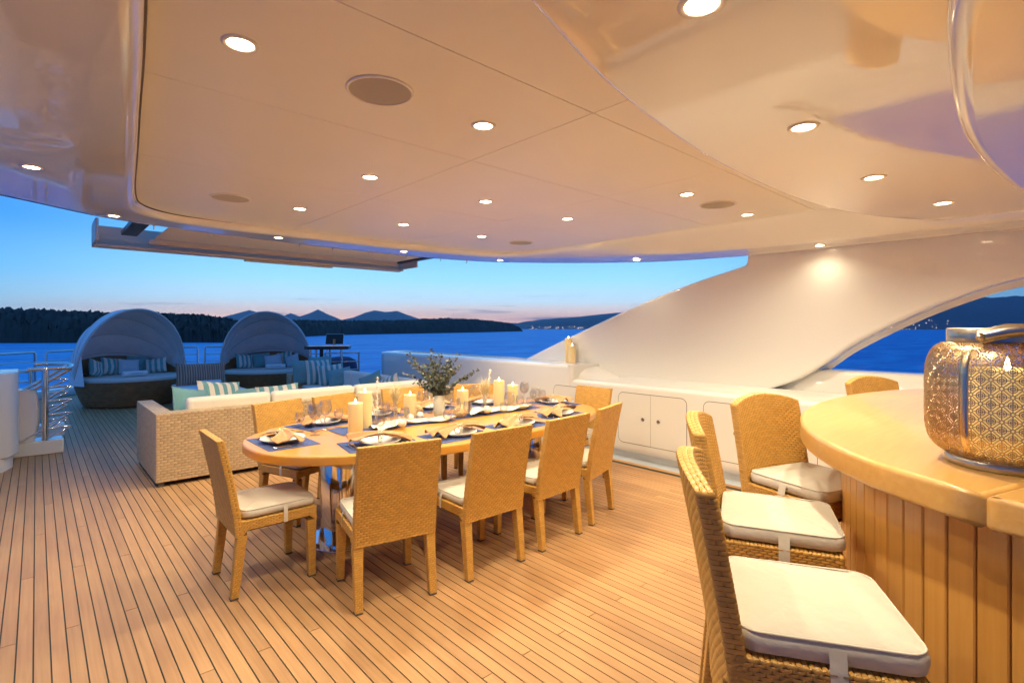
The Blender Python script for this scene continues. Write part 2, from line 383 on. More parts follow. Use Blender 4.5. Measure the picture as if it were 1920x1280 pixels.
def cushion_mesh(mb, w, d, h, puff=.012, r=.35, n=16, taper=0.):
    """flat seat pad with rounded edges and a slightly puffed top; centred, z from 0"""
    def se(t, e): return (abs(cos(t)) ** e) * (1 if cos(t) >= 0 else -1), (abs(sin(t)) ** e) * (1 if sin(t) >= 0 else -1)
    N = 4 * n; rings = []
    for a in range(9):
        th = -pi / 2 + pi * a / 8; c, z = cos(th) ** .45, (abs(sin(th)) ** .8) * (1 if th >= 0 else -1)
        rings.append((c, z))
    vs = []; fs = []
    for c, z in rings:
        for j in range(N):
            x, y = se(2 * pi * j / N, r); k = .93 + .07 * c if c > .1 else .93
            k = c if c < .05 else (.90 + .10 * c)
            yy = y * d / 2 * k; xx = x * w / 2 * k * (1 - taper * (y + 1) / 2)
            vs.append((xx, yy, h / 2 + z * h / 2))
    # top cap grid replaced by puffed fan rings
    base = len(rings) * N
    for i in range(len(rings) - 1):
        for j in range(N): fs.append((i * N + j, i * N + (j + 1) % N, (i + 1) * N + (j + 1) % N, (i + 1) * N + j))
    mb.add(vs, fs, True)
    return mb

def pad(mb, w, d, h, puff=.012, corner=.06, edge=.02, taper=0., rnd=.004):
    """seat pad: rounded-rectangle outline, rolled edge, crowned top"""
    pts = []
    for cx, cy, a0 in ((w / 2 - corner, d / 2 - corner, 0), (-w / 2 + corner, d / 2 - corner, 90), (-w / 2 + corner, -d / 2 + corner, 180), (w / 2 - corner, -d / 2 + corner, 270)):
        for k in range(6):
            a = radians(a0 + 90 * k / 5); pts.append((cx + corner * cos(a), cy + corner * sin(a)))
    pts = [(x * (1 - taper * (y / d + .5)), y) for x, y in pts]
    K = len(pts); rings = [(.90, .0), (.985, h * .12), (1., h * .45), (.995, h * .75), (.97, h * .93), (.93, h), (.75, h + puff * .6), (.45, h + puff * .95), (.0, h + puff)]
    vs = []; fs = []
    for q, (sc, z) in enumerate(rings):
        for i, (x, y) in enumerate(pts): vs.append((x * sc, y * sc, z + (rnd * sin(i * 1.7 + q) if 2 <= q <= 6 else 0)))
    for q in range(len(rings) - 1):
        for i in range(K): fs.append((q * K + i, q * K + (i + 1) % K, (q + 1) * K + (i + 1) % K, (q + 1) * K + i))
    fs.append(tuple(range(K - 1, -1, -1)))
    return mb.add(vs, fs, True)

def piping(mb, w, d, z, corner=.05, r=.0035, k=.968, taper=0., dy=0.):
    pts = []
    for cx, cy_, a0 in ((w / 2 - corner, d / 2 - corner, 0), (-w / 2 + corner, d / 2 - corner, 90), (-w / 2 + corner, -d / 2 + corner, 180), (w / 2 - corner, -d / 2 + corner, 270)):
        for q in range(6):
            a = radians(a0 + 90 * q / 5); pts.append((cx + corner * cos(a), cy_ + corner * sin(a)))
    return mb.tube([(x * (1 - taper * (y / d + .5)) * k, y * k + dy, z) for x, y in pts], r, 6, closed=True)

def pillow(mb, w, h, t, seed=0):
    """scatter cushion standing in the XZ plane, base at z=0, thickness along Y, pinched corners"""
    R = random.Random(seed); ph = R.uniform(0, 6)
    n = 13
    for sgn in (1, -1):
        def fn(u, v, sgn=sgn):
            a = 2 * u - 1; b = 2 * v - 1
            k = (1 - abs(a) ** 2.6) * (1 - abs(b) ** 2.6)
            x = a * w / 2 * (1 - .06 * (1 - b * b)); z = b * h / 2 * (1 - .06 * (1 - a * a))
            y = sgn * (t / 2) * (max(k, 0) ** .55) + .01 * sin(3 * a + ph) * k + .008 * sin(5 * b + ph) * k
            return (x, y, z + h / 2)
        mb.grid(fn, n, n)
    return mb

# ------------------------------------------------------------------ deck
deck = structure(bpy.data.objects.new('deck', None)); COL.objects.link(deck)
deck['label'] = 'teak deck laid in long planks with dark caulked seams'
def stern_y(x): return 16.55 - .22 * (x - 2.57) ** 2
XA, XB, YA = -2.0, 4.93, -1.2
mb = MB(); pts = [(-2.6, YA), (5.75, YA), (5.85, 13.6)] + [(5.85 - k * .7, stern_y(5.85 - k * .7)) for k in range(1, 12)] + [(-2.6, 11.0)]
mb.prism(pts, -.35, -.004); mb.build('deck_base', 'caulk', deck)
PW, GAP, ROW0, ROWS, PL = .06, .0060, 1.76, .857, .857 * 4
mb = MB(); b = GAP / 2; g2 = .0022
mb.add([(-PW / 2 + b, g2, 0), (PW / 2 - b, g2, 0), (PW / 2 - b, PL - g2, 0), (-PW / 2 + b, PL - g2, 0), (-PW / 2 + b, g2, -.006), (PW / 2 - b, g2, -.006), (PW / 2 - b, PL - g2, -.006), (-PW / 2 + b, PL - g2, -.006)],
       [(0, 1, 2, 3), (0, 4, 5, 1), (1, 5, 6, 2), (2, 6, 7, 3), (3, 7, 4, 0)])
plank_me = mb.mesh('plank', 'teak')
cand = []
for i in range(int((XA - .02) / PW), int((XB - .02) / PW)):
    x = .02 + i * PW; r = (i % 4) - 8
    while True:
        y = ROW0 + ROWS * r; r += 4
        if y > 16: break
        if y + PL < YA or (x < -.4 and y + PL < 6): continue
        ymax = stern_y(x) - .25
        if y > ymax - .3: continue
        full = y + PL <= ymax and y >= YA
        vis = x > -.35 and y + PL > .9 and (x * .6739 + (y + PL) * .7388) > 1.2
        yc = max(y + PL / 2, 0); cand.append((full and vis, (x - 0) ** 2 + yc ** 2, x, y, ymax))
near = sorted([c for c in cand if c[0]], key=lambda c: c[1])[:300]
nearset = set((c[2], c[3]) for c in near)
for c in near: put('plank', plank_me, deck, (c[2], c[3], 0))
mb = MB()
for c in cand:
    if (c[2], c[3]) in nearset: continue
    x, y, ymax = c[2], c[3], c[4]; y0 = max(y, YA) + g2; y1 = min(y + PL, ymax) - g2
    mb.add([(x - PW / 2 + b, y0, 0), (x + PW / 2 - b, y0, 0), (x + PW / 2 - b, y1, 0), (x - PW / 2 + b, y1, 0), (x - PW / 2 + b, y0, -.006), (x + PW / 2 - b, y0, -.006), (x + PW / 2 - b, y1, -.006), (x - PW / 2 + b, y1, -.006)],
           [(0, 1, 2, 3), (0, 4, 5, 1), (1, 5, 6, 2), (2, 6, 7, 3), (3, 7, 4, 0)])
mb.build('planks_beyond', 'teak', deck, kind='stuff')
bx = XB - .012
for k in range(6):
    MB().box(bx + .004, bx + .066, -1 + k * 1.8, -1 + k * 1.8 + 1.796, -.006, .0005, r=.001, seg=1).build('border_plank', 'teak_border', deck)
MB().box(bx + .07, 5.2, -1.2, 10.2, -.02, -.001).build('waterway', 'waterway', deck)
MB().prism([(5.80 - k * .65, stern_y(5.80 - k * .65) - .05) for k in range(0, 11)] + [(-.7 + k * .65, stern_y(-.7 + k * .65) + .25) for k in range(0, 11)], -.03, .16, r=.03).build('toe_rail', 'gelcoat', deck)

# ------------------------------------------------------------------ ceiling: recessed panels inside a moulded roof edge
CZ = 2.5
ceil = structure(bpy.data.objects.new('ceiling', None)); COL.objects.link(ceil)
MB().box(.0, 4.95, -1.5, 5.42, CZ + .006, CZ + .03).build('ceiling_backing', 'seam_grey', ceil)
xs = [.02, 1.88, 3.15, 4.92]; ys = [-1.5, 1.51, 2.42, 3.60, 5.40]
for i in range(3):
    for j in range(4):
        g = .0018
        MB().box(xs[i] + g, xs[i + 1] - g, ys[j] + g, ys[j + 1] - g, CZ, CZ + .005, r=.0015, seg=1).build('ceiling_panel', 'headliner', ceil)
ST = [  # inner edge (ceiling), lip, outer edge; linear cove weight
    ((.12, -1.5, CZ), (.05, -1.5, 2.44), (-3.2, -1.5, 2.44), 0), ((.17, 1.0, CZ), (.10, 1.0, 2.44), (-3.2, 1.0, 2.44), 0),
    ((.30, 2.43, CZ), (.23, 2.40, 2.44), (-2.7, 3.2, 2.44), 0), ((.42, 3.6, CZ), (.36, 3.6, 2.44), (-1.5, 4.25, 2.44), 0),
    ((.52, 4.55, CZ), (.47, 4.62, 2.44), (-.75, 4.78, 2.44), 0), ((.62, 5.02, CZ), (.57, 5.08, 2.44), (-.19, 5.10, 2.44), 0),
    ((.86, 5.26, CZ), (.85, 5.34, 2.44), (.40, 5.53, 2.44), 0), ((1.25, 5.33, CZ), (1.25, 5.42, 2.44), (1.05, 5.71, 2.44), 0),
    ((1.9, 5.34, CZ), (1.9, 5.43, 2.44), (1.8, 5.82, 2.44), 0), ((2.8, 5.33, CZ), (2.8, 5.42, 2.44), (2.8, 5.87, 2.44), 0),
    ((3.7, 5.26, CZ), (3.72, 5.37, 2.44), (3.8, 5.84, 2.44), 0), ((4.3, 5.12, CZ), (4.38, 5.24, 2.44), (4.6, 5.60, 2.435), .1),
    ((4.62, 4.72, CZ), (4.80, 4.84, 2.43), (5.12, 5.08, 2.415), .4), ((4.70, 4.0, CZ), (5.02, 4.1, 2.39), (5.40, 4.35, 2.37), .8),
    ((4.74, 3.2, CZ), (5.16, 3.2, 2.34), (5.57, 3.4, 2.315), 1), ((4.77, 2.4, CZ), (5.22, 2.4, 2.315), (5.60, 2.4, 2.285), 1),
    ((4.79, 1.4, CZ), (5.25, 1.4, 2.30), (5.61, 1.4, 2.28), 1), ((4.8, -1.5, CZ), (5.28, -1.5, 2.30), (5.62, -1.5, 2.28), 1)]
flatst = catmull([(*a, *b_, *c, w) for a, b_, c, w in ST], 6)
def ring_section(s):
    I = Vector(s[0:3]); Lp = Vector(s[3:6]); O = Vector(s[6:9]); w = min(max(s[9], 0), 1); res = []
    res.append(I + Vector((0, 0, .004)))
    for k in range(1, 8):
        a = k / 7; xy = (1 - cos(a * pi / 2)) * (1 - w) + a * w; zf = sin(a * pi / 2) * (1 - w) + a * w
        res.append(Vector((I.x + (Lp.x - I.x) * xy, I.y + (Lp.y - I.y) * xy, I.z + (Lp.z - I.z) * zf)))
    d = (O - Lp); dn = Vector((d.x, d.y, 0)).normalized()
    for k in (.04, .2, .5, .8): res.append(Lp + d * k)
    res += [O - dn * .04 + Vector((0, 0, .0)), O - dn * .012 + Vector((0, 0, .010)), O + Vector((0, 0, .035)), O + dn * .02 + Vector((0, 0, .12)), O - dn * .02 + Vector((0, 0, .26)), O - dn * .25 + Vector((0, 0, .30))]
    return res
secs = [ring_section(s) for s in flatst]; K = len(secs[0])
mb = MB(); mb.add([p for s in secs for p in s], [(i * K + j, i * K + j + 1, (i + 1) * K + j + 1, (i + 1) * K + j) for i in range(len(secs) - 1) for j in range(K - 1)], True)
ro = structure(mb.build('roof_edge', 'gelcoat_gloss'))
mb = MB(); mb.tube([Vector(s[0:3]) + Vector((0, 0, -.003)) for s in flatst[:44]], [.006] * 34 + [.006 - .0055 * k / 9 for k in range(10)], 6); mb.build('edge_gasket', 'panel_gap', ro)
top = [s[-1] for s in secs]
mb = MB(); mb.prism([(p.x, p.y) for p in top], 2.60, 2.74, smooth=False); mb.build('roof_top', 'gelcoat', ro)

# lower soffits over the bar
def soffit(name, curve, z0, z1, r, close):
    c = catmull(curve, 7); pts = c + close
    return structure(MB().prism(pts, z0, z1, r=r, seg=5).build(name, 'gelcoat_gloss'))
soffit('soffit', [(-1.8, -.4), (-.9, .22), (-.1, .62), (.91, .95), (1.59, 1.13), (2.58, 1.25), (3.74, 1.24), (4.60, 1.06), (5.22, .74)], 2.35, 2.495, .022, [(5.24, -1.5), (-1.8, -1.5)])
soffit('soffit_lower', [(.55, -.6), (.85, -.15), (1.30, .14), (1.84, .25), (2.72, .30), (3.77, .22), (4.5, .0), (5.0, -.4)], 2.20, 2.36, .05, [(5.0, -1.4), (.55, -1.4)])

bh = thing('bounce_bulkhead', 'unseen white cabin bulkhead added behind the viewpoint to bounce light', 'wall', (1.2, -1.25, 0))  # out-of-view wall, added so warm light bounces back over the deck
MB().box(-4.2, 4.35, -.08, .0, .0005, 2.345).build('bounce_panel', 'gelcoat', bh)

# ------------------------------------------------------------------ recessed lights
ring_me = MB().lathe([(.042, .004), (.044, -.004), (.054, -.005), (.060, -.001), (.060, .004)], n=28).mesh('trim_ring', 'trim_ring')
lens_me = MB().lathe([(.0001, -.0015), (.028, -.0022), (.042, -.0005)], n=24).mesh('lens', 'lens')
def downlight(x, y, z, label, power=1., group=None, size=104, scale=1.):
    t = thing('recessed_light', label, 'ceiling light', (x, y, z - .0015), 0, group)
    a = put('trim_ring', ring_me, t); c = put('lens', lens_me, t); a.scale = c.scale = (scale,) * 3
    ld = bpy.data.lights.new('lamp', 'SPOT'); ld.energy = POWER * power; ld.color = LAMP; ld.spot_size = radians(152); ld.spot_blend = .9; ld.shadow_soft_size = .03
    lo = bpy.data.objects.new('lamp', ld); COL.objects.link(lo); lo.parent = t; lo.location = (0, 0, -.012)
    return t
G1 = 'recessed lights in the main ceiling'
cols = [.52, 1.60, 2.57, 3.52, 4.54]; nm = ['first', 'second', 'third', 'fourth', 'fifth']
rows = [(1.96, 'row of ceiling lights nearest the camera', [(0, 'large glaring recessed light at the left of the'), (1, 'recessed light past the big speaker in the'), (3, 'recessed light left of the right speaker in the'), (4, 'recessed light beside the side beam in the')]),
        (3.12, 'middle row of ceiling lights', [(1, 'leftmost recessed light of the'), (2, 'centre recessed light of the'), (3, 'rightmost recessed light of the')]),
        (4.34, 'rearmost row of ceiling lights', [(1, 'leftmost recessed light of the'), (2, 'centre recessed light of the'), (3, 'rightmost recessed light of the')])]
for y, rn, items in rows:
    for ci, ph in items: downlight(cols[ci], y, CZ, ph + ' ' + rn, 1., G1)
G2 = 'recessed lights in the soffit over the bar'
for (x, y), ph in zip([(1.26, .66), (2.34, .78), (3.41, .78), (4.45, .63)], ['cut off by the top of the picture', 'large and glaring, beside the reflected cupboard doors', 'second from the right side', 'last before the right side beam']):
    downlight(x, y, 2.35, 'recessed light in the glossy curved soffit, ' + ph, 1., G2)
G3 = 'recessed lights along the roof edge'
for (x, y, z), ph in zip([(-.02, 4.05, 2.44), (.47, 5.36, 2.44), (1.82, 5.52, 2.44), (3.26, 5.50, 2.44), (4.62, 5.30, 2.433), (5.33, 3.62, 2.336), (5.40, 1.66, 2.291)],
        ['at far left of the wide glossy overhang', 'at the rear left corner of the roof', 'above the left part of the awning', 'above the right end of the awning', 'right of the awning over open sky', 'over the sky gap by the white wing wall', 'in the beam above the white wing wall']):
    downlight(x, y, z, 'small recessed roof edge light ' + ph, .8 if x < 5 else .11, G3, 104 if x < 5 else 150, .85)

# ceiling loudspeakers
for (x, y), ph in zip([(1.05, 1.96), (1.08, 4.33), (4.0, 1.96), (4.11, 4.36)], ['largest, near the top of the picture', 'at the rear left of the ceiling', 'at right between two lights', 'smallest, at the rear right of the ceiling']):
    t = thing('ceiling_speaker', 'round flush ceiling speaker, ' + ph, 'speaker', (x, y, CZ - .001), 0, 'flush ceiling speakers')
    MB().lathe([(.125, .0), (.126, -.006), (.134, -.007), (.138, -.003), (.138, 0)], n=40).build('rim', 'headliner', t)
    MB().lathe([(.0001, -.0045), (.06, -.0045), (.1255, -.003)], n=40).build('grille', 'speaker_mesh', t)

# small hooks along the rear roof edge
for k, x in enumerate([.78, 1.25, 2.12, 2.5, 2.95, 3.45, 3.95, 4.35]):
    yy = 5.87 - .16 * ((x - 2.8) / 2) ** 2 - .09
    o = MB().tube([(0, 0, .006), (0, 0, -.022), (0, .010, -.03), (0, .016, -.02)], .0045, 6).lathe([(.0001, .004), (.010, .004), (.010, -.003), (.0001, -.003)], n=10).build('awning_hook', 'steel', None, (x, yy, 2.438))
    tag(o, 'small steel hook under the rear roof edge, %s from the left' % (nm + ['sixth', 'seventh', 'eighth'])[k], 'hook', 'hooks under the roof edge')

# ------------------------------------------------------------------ awning beyond the roof edge
aw = thing('awning', 'pull-out sun awning with metal front beam behind the roof edge', 'awning', (2.3, 6.9, 2.45))
def A(name, m, *b_, r=.006): return MB().box(b_[0] - 2.3, b_[1] - 2.3, b_[2] - 6.9, b_[3] - 6.9, b_[4] - 2.45, b_[5] - 2.45, r=r).build(name, m, aw)
A('front_beam', 'awning_frame', .43, 4.08, 6.98, 7.05, 2.37, 2.60); A('beam_lip', 'awning_frame', .45, 4.06, 6.86, 6.979, 2.370, 2.395)
A('beam_cover', 'awning_frame', 1.9, 3.0, 6.92, 7.02, 2.345, 2.369)
A('end_plate', 'awning_frame', .432, .46, 6.62, 6.979, 2.398, 2.62); A('end_plate', 'awning_frame', 4.06, 4.085, 6.5, 6.979, 2.398, 2.52)
A('awning_cloth', 'awning_cloth', .95, 3.92, 5.7, 6.84, 2.492, 2.50, r=.002)
A('roller', 'awning_frame', .9, 3.95, 6.842, 6.90, 2.43, 2.49)
A('side_arm', 'dark_metal', .66, .80, 5.75, 6.84, 2.50, 2.55); A('side_arm', 'dark_metal', 3.94, 4.02, 5.6, 6.84, 2.47, 2.52)

# ------------------------------------------------------------------ starboard side: bulwark with cupboards, wing wall, side window
bw = thing('bulwark', 'white moulded bulwark with built-in cupboards along the right side', 'bulwark', (5.07, 4, 0))
def local(mb): return mb.xform(Matrix.Translation((-5.07, -4, 0)))
def extrude_y(prof, y0, y1, smooth=True):
    mb = MB(); k = len(prof)
    mb.add([(x, y0, z) for x, z in prof] + [(x, y1, z) for x, z in prof], [(i, i + 1, k + i + 1, k + i) for i in range(k - 1)], smooth)
    mb.add([(x, y0, z) for x, z in prof], [tuple(range(k))]); mb.add([(x, y1, z) for x, z in prof], [tuple(range(k - 1, -1, -1))]); return mb
low = [(5.16, -.03), (5.16, .055), (5.11, .075), (5.085, .10), (5.072, .13), (5.07, .16), (5.07, .82), (5.073, .838), (5.082, .852), (5.098, .862), (5.12, .866), (5.54, .872), (5.60, .90), (5.66, .90), (5.66, -.03)]
local(extrude_y(low, -1.2, 4.42)).build('cupboard_base', 'gelcoat', bw)
hi = [(5.16, -.03), (5.16, .055), (5.11, .075), (5.085, .10), (5.072, .13), (5.07, .16), (5.07, 1.00), (5.074, 1.02), (5.086, 1.036), (5.11, 1.046), (5.14, 1.05), (5.72, 1.05), (5.76, 1.03), (5.78, .98), (5.78, -.03)]
local(extrude_y(hi, 4.48, 9.3)).build('side_wall', 'gelcoat', bw)
# sloped shoulder between the low and the high part
mb = MB(); a0 = [(5.12, .866), (5.54, .872), (5.60, .90), (5.66, .90)]
mb.grid(lambda u, v: (5.071 + .589 * v, 4.49 - .001 - (.5 * min(1, max(0, v * 1.15))) * (1 - u) , .868 + .182 * u), 6, 12)
local(mb).build('shoulder', 'gelcoat', bw)
local(MB().box(5.071, 5.66, 4.40, 4.484, .10, 1.049, r=.004)).build('shoulder_panel', 'gelcoat', bw)
# rounded aft end
mb = MB(); out_ = []
def endfn(u, v):
    a = u * pi / 2; k = len(hi); i = min(int(v * (k - 1) + 1e-6), k - 1); x, z = hi[i]; 
    return (5.78 - (5.78 - x) * cos(a), 9.3 + (5.78 - x) * .75 * sin(a), z)
mb.grid(endfn, 10, len(hi)); local(mb).build('aft_end', 'gelcoat', bw)
local(MB().box(5.066, 5.0685, 7.5, 8.9, .50, .503)).build('hatch_seam', 'panel_gap', bw)
def rrect(y0, y1, z0, z1, r, n=6):
    p = []
    for cy_, cz_, a0 in ((y1 - r, z1 - r, 0), (y0 + r, z1 - r, 90), (y0 + r, z0 + r, 180), (y1 - r, z0 + r, 270)):
        for k in range(n + 1):
            a = radians(a0 + 90 * k / n); p.append((cy_ + r * cos(a), cz_ + r * sin(a)))
    return p
def plate(pts, x0, x1):
    mb = MB(); k = len(pts); mb.add([(x0, y, z) for y, z in pts] + [(x1, y, z) for y, z in pts], [tuple(range(k))] + [(i, (i + 1) % k, k + (i + 1) % k, k + i) for i in range(k)]); return mb
def half(y0, y1, z0, z1, r, left):
    """door leaf: two rounded corners on the outer side"""
    q = rrect(y0, y1, z0, z1, r); m_ = (y0 + y1) / 2
    if left: return [(min(max(y, y0), y1) if y < m_ else y1, z) if y > m_ else (y, z) for y, z in q]
    return [(y0, z) if y < m_ else (y, z) for y, z in q]
pull = MB().lathe([(.0001, .003), (.010, .003), (.012, .006), (.018, .0065), (.022, .004), (.022, 0)], n=24).xform(Matrix.Rotation(-pi / 2, 4, 'Y'))
pull_me = pull.mesh('latch', 'steel'); slot_me = MB().box(-.0085, -.0062, -.0155, .0155, -.003, .003).mesh('slot', 'panel_gap')
for (y0, y1, single) in ((3.88, 4.74, True), (2.82, 3.70, False), (1.76, 2.64, False), (.70, 1.58, False), (-.36, .52, False)):
    local(plate(rrect(y0, y1, .19, .775, .07), 5.0688, 5.10)).build('door_gasket', 'panel_gap', bw)
    g = .006; m_ = (y0 + y1) / 2
    leaves = [(y0 + g, y1 - g, None)] if single else [(y0 + g, m_ - .002, True), (m_ + .002, y1 - g, False)]
    for (a, c, lf) in leaves:
        pts = rrect(a, c, .196, .769, .064) if lf is None else half(a, c, .196, .769, .064, lf)
        d = local(plate(pts, 5.0665, 5.09)).build('cupboard_door', 'gelcoat', bw)
        if lf is not None:
            yy = (m_ - .10) if lf else (m_ + .10)
            h_ = put('latch', pull_me, d, (5.0664 - 5.07, yy - 4, .487)); 
            h2 = put('latch_slot', slot_me, d, (5.0664 - 5.07, yy - 4, .487))

# wing wall: a curved fin between bulwark and roof, open to the sky behind and to a side window forward
ww = thing('wing_wall', 'large curved white wing wall rising from the bulwark to the roof', 'wall', (5.6, 3, .9))
edge_sky = catmull([(6.05, 1.00), (5.81, 1.055), (5.54, 1.16), (5.01, 1.365), (4.43, 1.58), (3.96, 1.752), (3.43, 1.93), (2.95, 2.068), (2.62, 2.148)], 6)
tip = [(2.50, 2.19), (2.43, 2.215), (2.41, 2.24), (2.425, 2.262), (2.48, 2.275)]
win = catmull([(-1.4, 2.17), (-.6, 2.08), (.31, 1.91), (.69, 1.78), (1.04, 1.61), (1.44, 1.37), (1.69, 1.17), (1.92, 1.01), (2.22, .875)], 6)
def interp(c, y):
    c = sorted(c); 
    if y <= c[0][0]: return c[0][1]
    for (a, za), (b_, zb_) in zip(c, c[1:]):
        if y <= b_: return za + (zb_ - za) * (y - a) / max(b_ - a, 1e-9)
    return c[-1][1]
sky_c = edge_sky + [(2.50, 2.178), (2.44, 2.198), (2.415, 2.23)]
win_c = win + [(2.30, .862)]
cols_y = sorted(set([round(-1.4 + .1 * k, 3) for k in range(75)] + [2.40, 2.408, 2.412, 2.416, 2.425, 2.44, 2.46, 2.48, 2.52, 2.56, 2.22, 2.26, 2.30, 2.34, 4.40, 4.5, 4.6, 6.05]))
loops = []
for y in cols_y:
    zt = 2.33 if y <= 2.405 else (interp(sky_c, y) if y > 2.416 else 2.24 + (2.416 - y) / .011 * .09)
    zb_ = interp(win_c, y) if y < 2.3 else (.862 if y < 4.4 else .90)
    r = min(.03, max(.004, (zt - zb_) * .3)); lp = [(5.80, zb_ + .012), (5.785, zb_), (5.66, zb_)]
    for a in range(5): t = pi / 2 * a / 4; lp.append((5.60 + r * (1 - sin(t)), zb_ + r * (1 - cos(t))))
    h_ = zt - zb_ - 2 * r
    for f in (.02, .08, .25, .5, .75, .92, .98): lp.append((5.60, zb_ + r + h_ * f))
    for a in range(5): t = pi / 2 * a / 4; lp.append((5.60 + r * (1 - cos(t)), zt - r * (1 - sin(t))))
    lp += [(5.66, zt), (5.785, zt), (5.80, zt - .012)]
    loops.append([(x - 5.6, y - 3, z - .9) for x, z in lp])
K = len(loops[0]); mb = MB()
mb.add([p for l_ in loops for p in l_], [(i * K + j, i * K + (j + 1) % K, (i + 1) * K + (j + 1) % K, (i + 1) * K + j) for i in range(len(loops) - 1) for j in range(K)], True)
mb.add(loops[-1], [tuple(range(K))]); mb.build('wing_panel', 'gelcoat', ww)
# recessed lower wall and sill under the side window
sw = thing('side_window', 'tapered side window with sill behind the bar stools', 'window', (5.8, .4, .9))
def SW(mb, n_, m): return mb.xform(Matrix.Translation((-5.8, -.4, -.9))).build(n_, m, sw)
SW(extrude_y([(5.661, .80), (5.70, .90), (5.725, 1.03), (5.735, 1.085), (5.75, 1.105), (5.90, 1.115), (5.93, 1.10), (5.93, .8)], -1.2, 2.15), 'sill', 'gelcoat')
SW(MB().grid(lambda u, v: (5.805 + .02 * v, win[int(u * (len(win) - 1))][0] - .03 * (0), win[int(u * (len(win) - 1))][1] - .055 * v), len(win), 2), 'frame', 'gelcoat')
wp = [(y, z - .005) for y, z in win if z > 1.1]
mb = MB(); k = len(wp); mb.add([(5.87, y, z) for y, z in wp] + [(5.87, y, 1.105) for y, z in wp], [(i, i + 1, k + i + 1, k + i) for i in range(k - 1)]); SW(mb, 'pane', 'window_glass')

# ------------------------------------------------------------------ dining chairs
def yb(z): return -.205 - .095 * max(0, (z - .36) / .54) ** 1.3
def make_chair():
    t = thing('wicker_dining_chair', '', 'chair')
    TU, TV, H = .032, .0140, .0050
    hw = .232
    core = MB(); core.grid(lambda u, v: (-hw + .003 + u * (2 * hw - .006), yb(.345 + .55 * v) + .014, .345 + .55 * v), 3, 10); core.grid(lambda u, v: (hw - .003 - u * (2 * hw - .006), yb(.345 + .55 * v) - .014, .345 + .55 * v), 3, 10)
    for s in (-1, 1): core.grid(lambda u, v: (s * (hw - .003), yb(.345 + .55 * v) - .014 * s + .028 * s * u, .345 + .55 * v), 2, 10)
    core.box(-hw + .003, hw - .003, yb(.895) - .0139, yb(.895) + .0139, .885, .894)
    back = core.build('backrest', 'wicker_core', t)
    w = MB()
    weave(w, lambda u, v: ((hw - u, yb(.345 + v) + .017, .345 + v), (0, 1, 0)), 2 * hw, .55, TU, TV, H)
    weave(w, lambda u, v: ((-hw + u, yb(.345 + v) - .017, .345 + v), (0, -1, 0)), 2 * hw, .55, TU, TV, H)
    for s in (-1, 1): weave(w, lambda u, v: ((s * hw, yb(.345 + v) + s * (-.02 + u), .345 + v), (s, 0, 0)), .04, .555, .042, TV, H)
    weave(w, lambda u, v: ((-hw + u, yb(.9) - .018 + v, .897), (0, 0, 1)), 2 * hw, .036, .026, .012, H)
    w.build('back_weave', 'wicker_honey', back, kind='stuff')
    fr = MB().box(-hw + .004, hw - .004, -.195, 0.2091, .37, .425).build('seat_frame', 'wicker_core', t)
    w = MB()
    def arch(u, Lh): return .338 + .040 * min(1, max(0, (1 - abs(2 * u / Lh - 1) ** 1) * 5))
    for s in (-1, 1):
        weave(w, lambda u, v: ((s * hw, (-.2 + u) if s > 0 else (.23 - u), arch(u, .43) + v / .09 * (.43 - arch(u, .43))), (s, 0, 0)), .43, .09, TU, TV, H)
    weave(w, lambda u, v: ((hw - u, .23, arch(u, 2 * hw) + v / .09 * (.43 - arch(u, 2 * hw))), (0, 1, 0)), 2 * hw, .09, TU, TV, H)
    weave(w, lambda u, v: ((-hw + u, -.19 + v, .427), (0, 0, 1)), 2 * hw, .42, .03, .028, H)
    w.build('seat_weave', 'wicker_honey', fr, kind='stuff')
    def leg(sx, sy):
        top_ = Vector((sx * (hw - .027), -.187 if sy < 0 else .202, .362)); bot = Vector((sx * (hw - .022), -.228 if sy < 0 else .205, .0))
        a0, a1 = .0265, .0195
        core = MB()
        def corner(v, i, k=0.):
            c = bot.lerp(top_, v); a = (a1 + (a0 - a1) * v) + k; return c + Vector(((a, -a)[i in (1, 2)], (a, -a)[i in (2, 3)], 0))
        core.grid(lambda u, v: corner(.02 + .98 * v, int(round(u * 4)) % 4, -.003), 4, 3, closeu=True, smooth=False)
        o = core.build('leg', 'wicker_core', t)
        w = MB()
        for i in range(4):
            nn = [(0, 1, 0), (-1, 0, 0), (0, -1, 0), (1, 0, 0)][i]
            def P(u, v, i=i, nn=nn):
                vv = .03 + .97 * v / .362; p = corner(vv, i).lerp(corner(vv, (i + 1) % 4), min(1, u / .05)); return p, nn
            weave(w, P, .05, .35, .026, .0125, .0022)
        w.build('leg_weave', 'wicker_honey', o, kind='stuff')
        f = MB(); f.box(bot.x - .021, bot.x + .021, bot.y - .021, bot.y + .021, 0.0005, .011, r=.003); f.build('foot_cap', 'foot_rubber', o)
    for sx in (-1, 1):
        for sy in (-1, 1): leg(sx, sy)
    c = pad(MB(), .445, .425, .048, .010, .05, taper=.02).xform(Matrix.Translation((0, .025, .434))).build('seat_cushion', 'cushion_white', t)
    piping(MB(), .445, .425, .434 + .046, .05, taper=.02, dy=.025).build('piping', 'cushion_white', c)
    for s in (-1, 1):
        MB().grid(lambda u, v: (s * (.2235 + .014 * min(1, v * 3) - .002 * u), .035 + .024 * u, .474 - .098 * v), 3, 6).build('strap', 'cushion_white', c)
    return t
chair0 = make_chair()
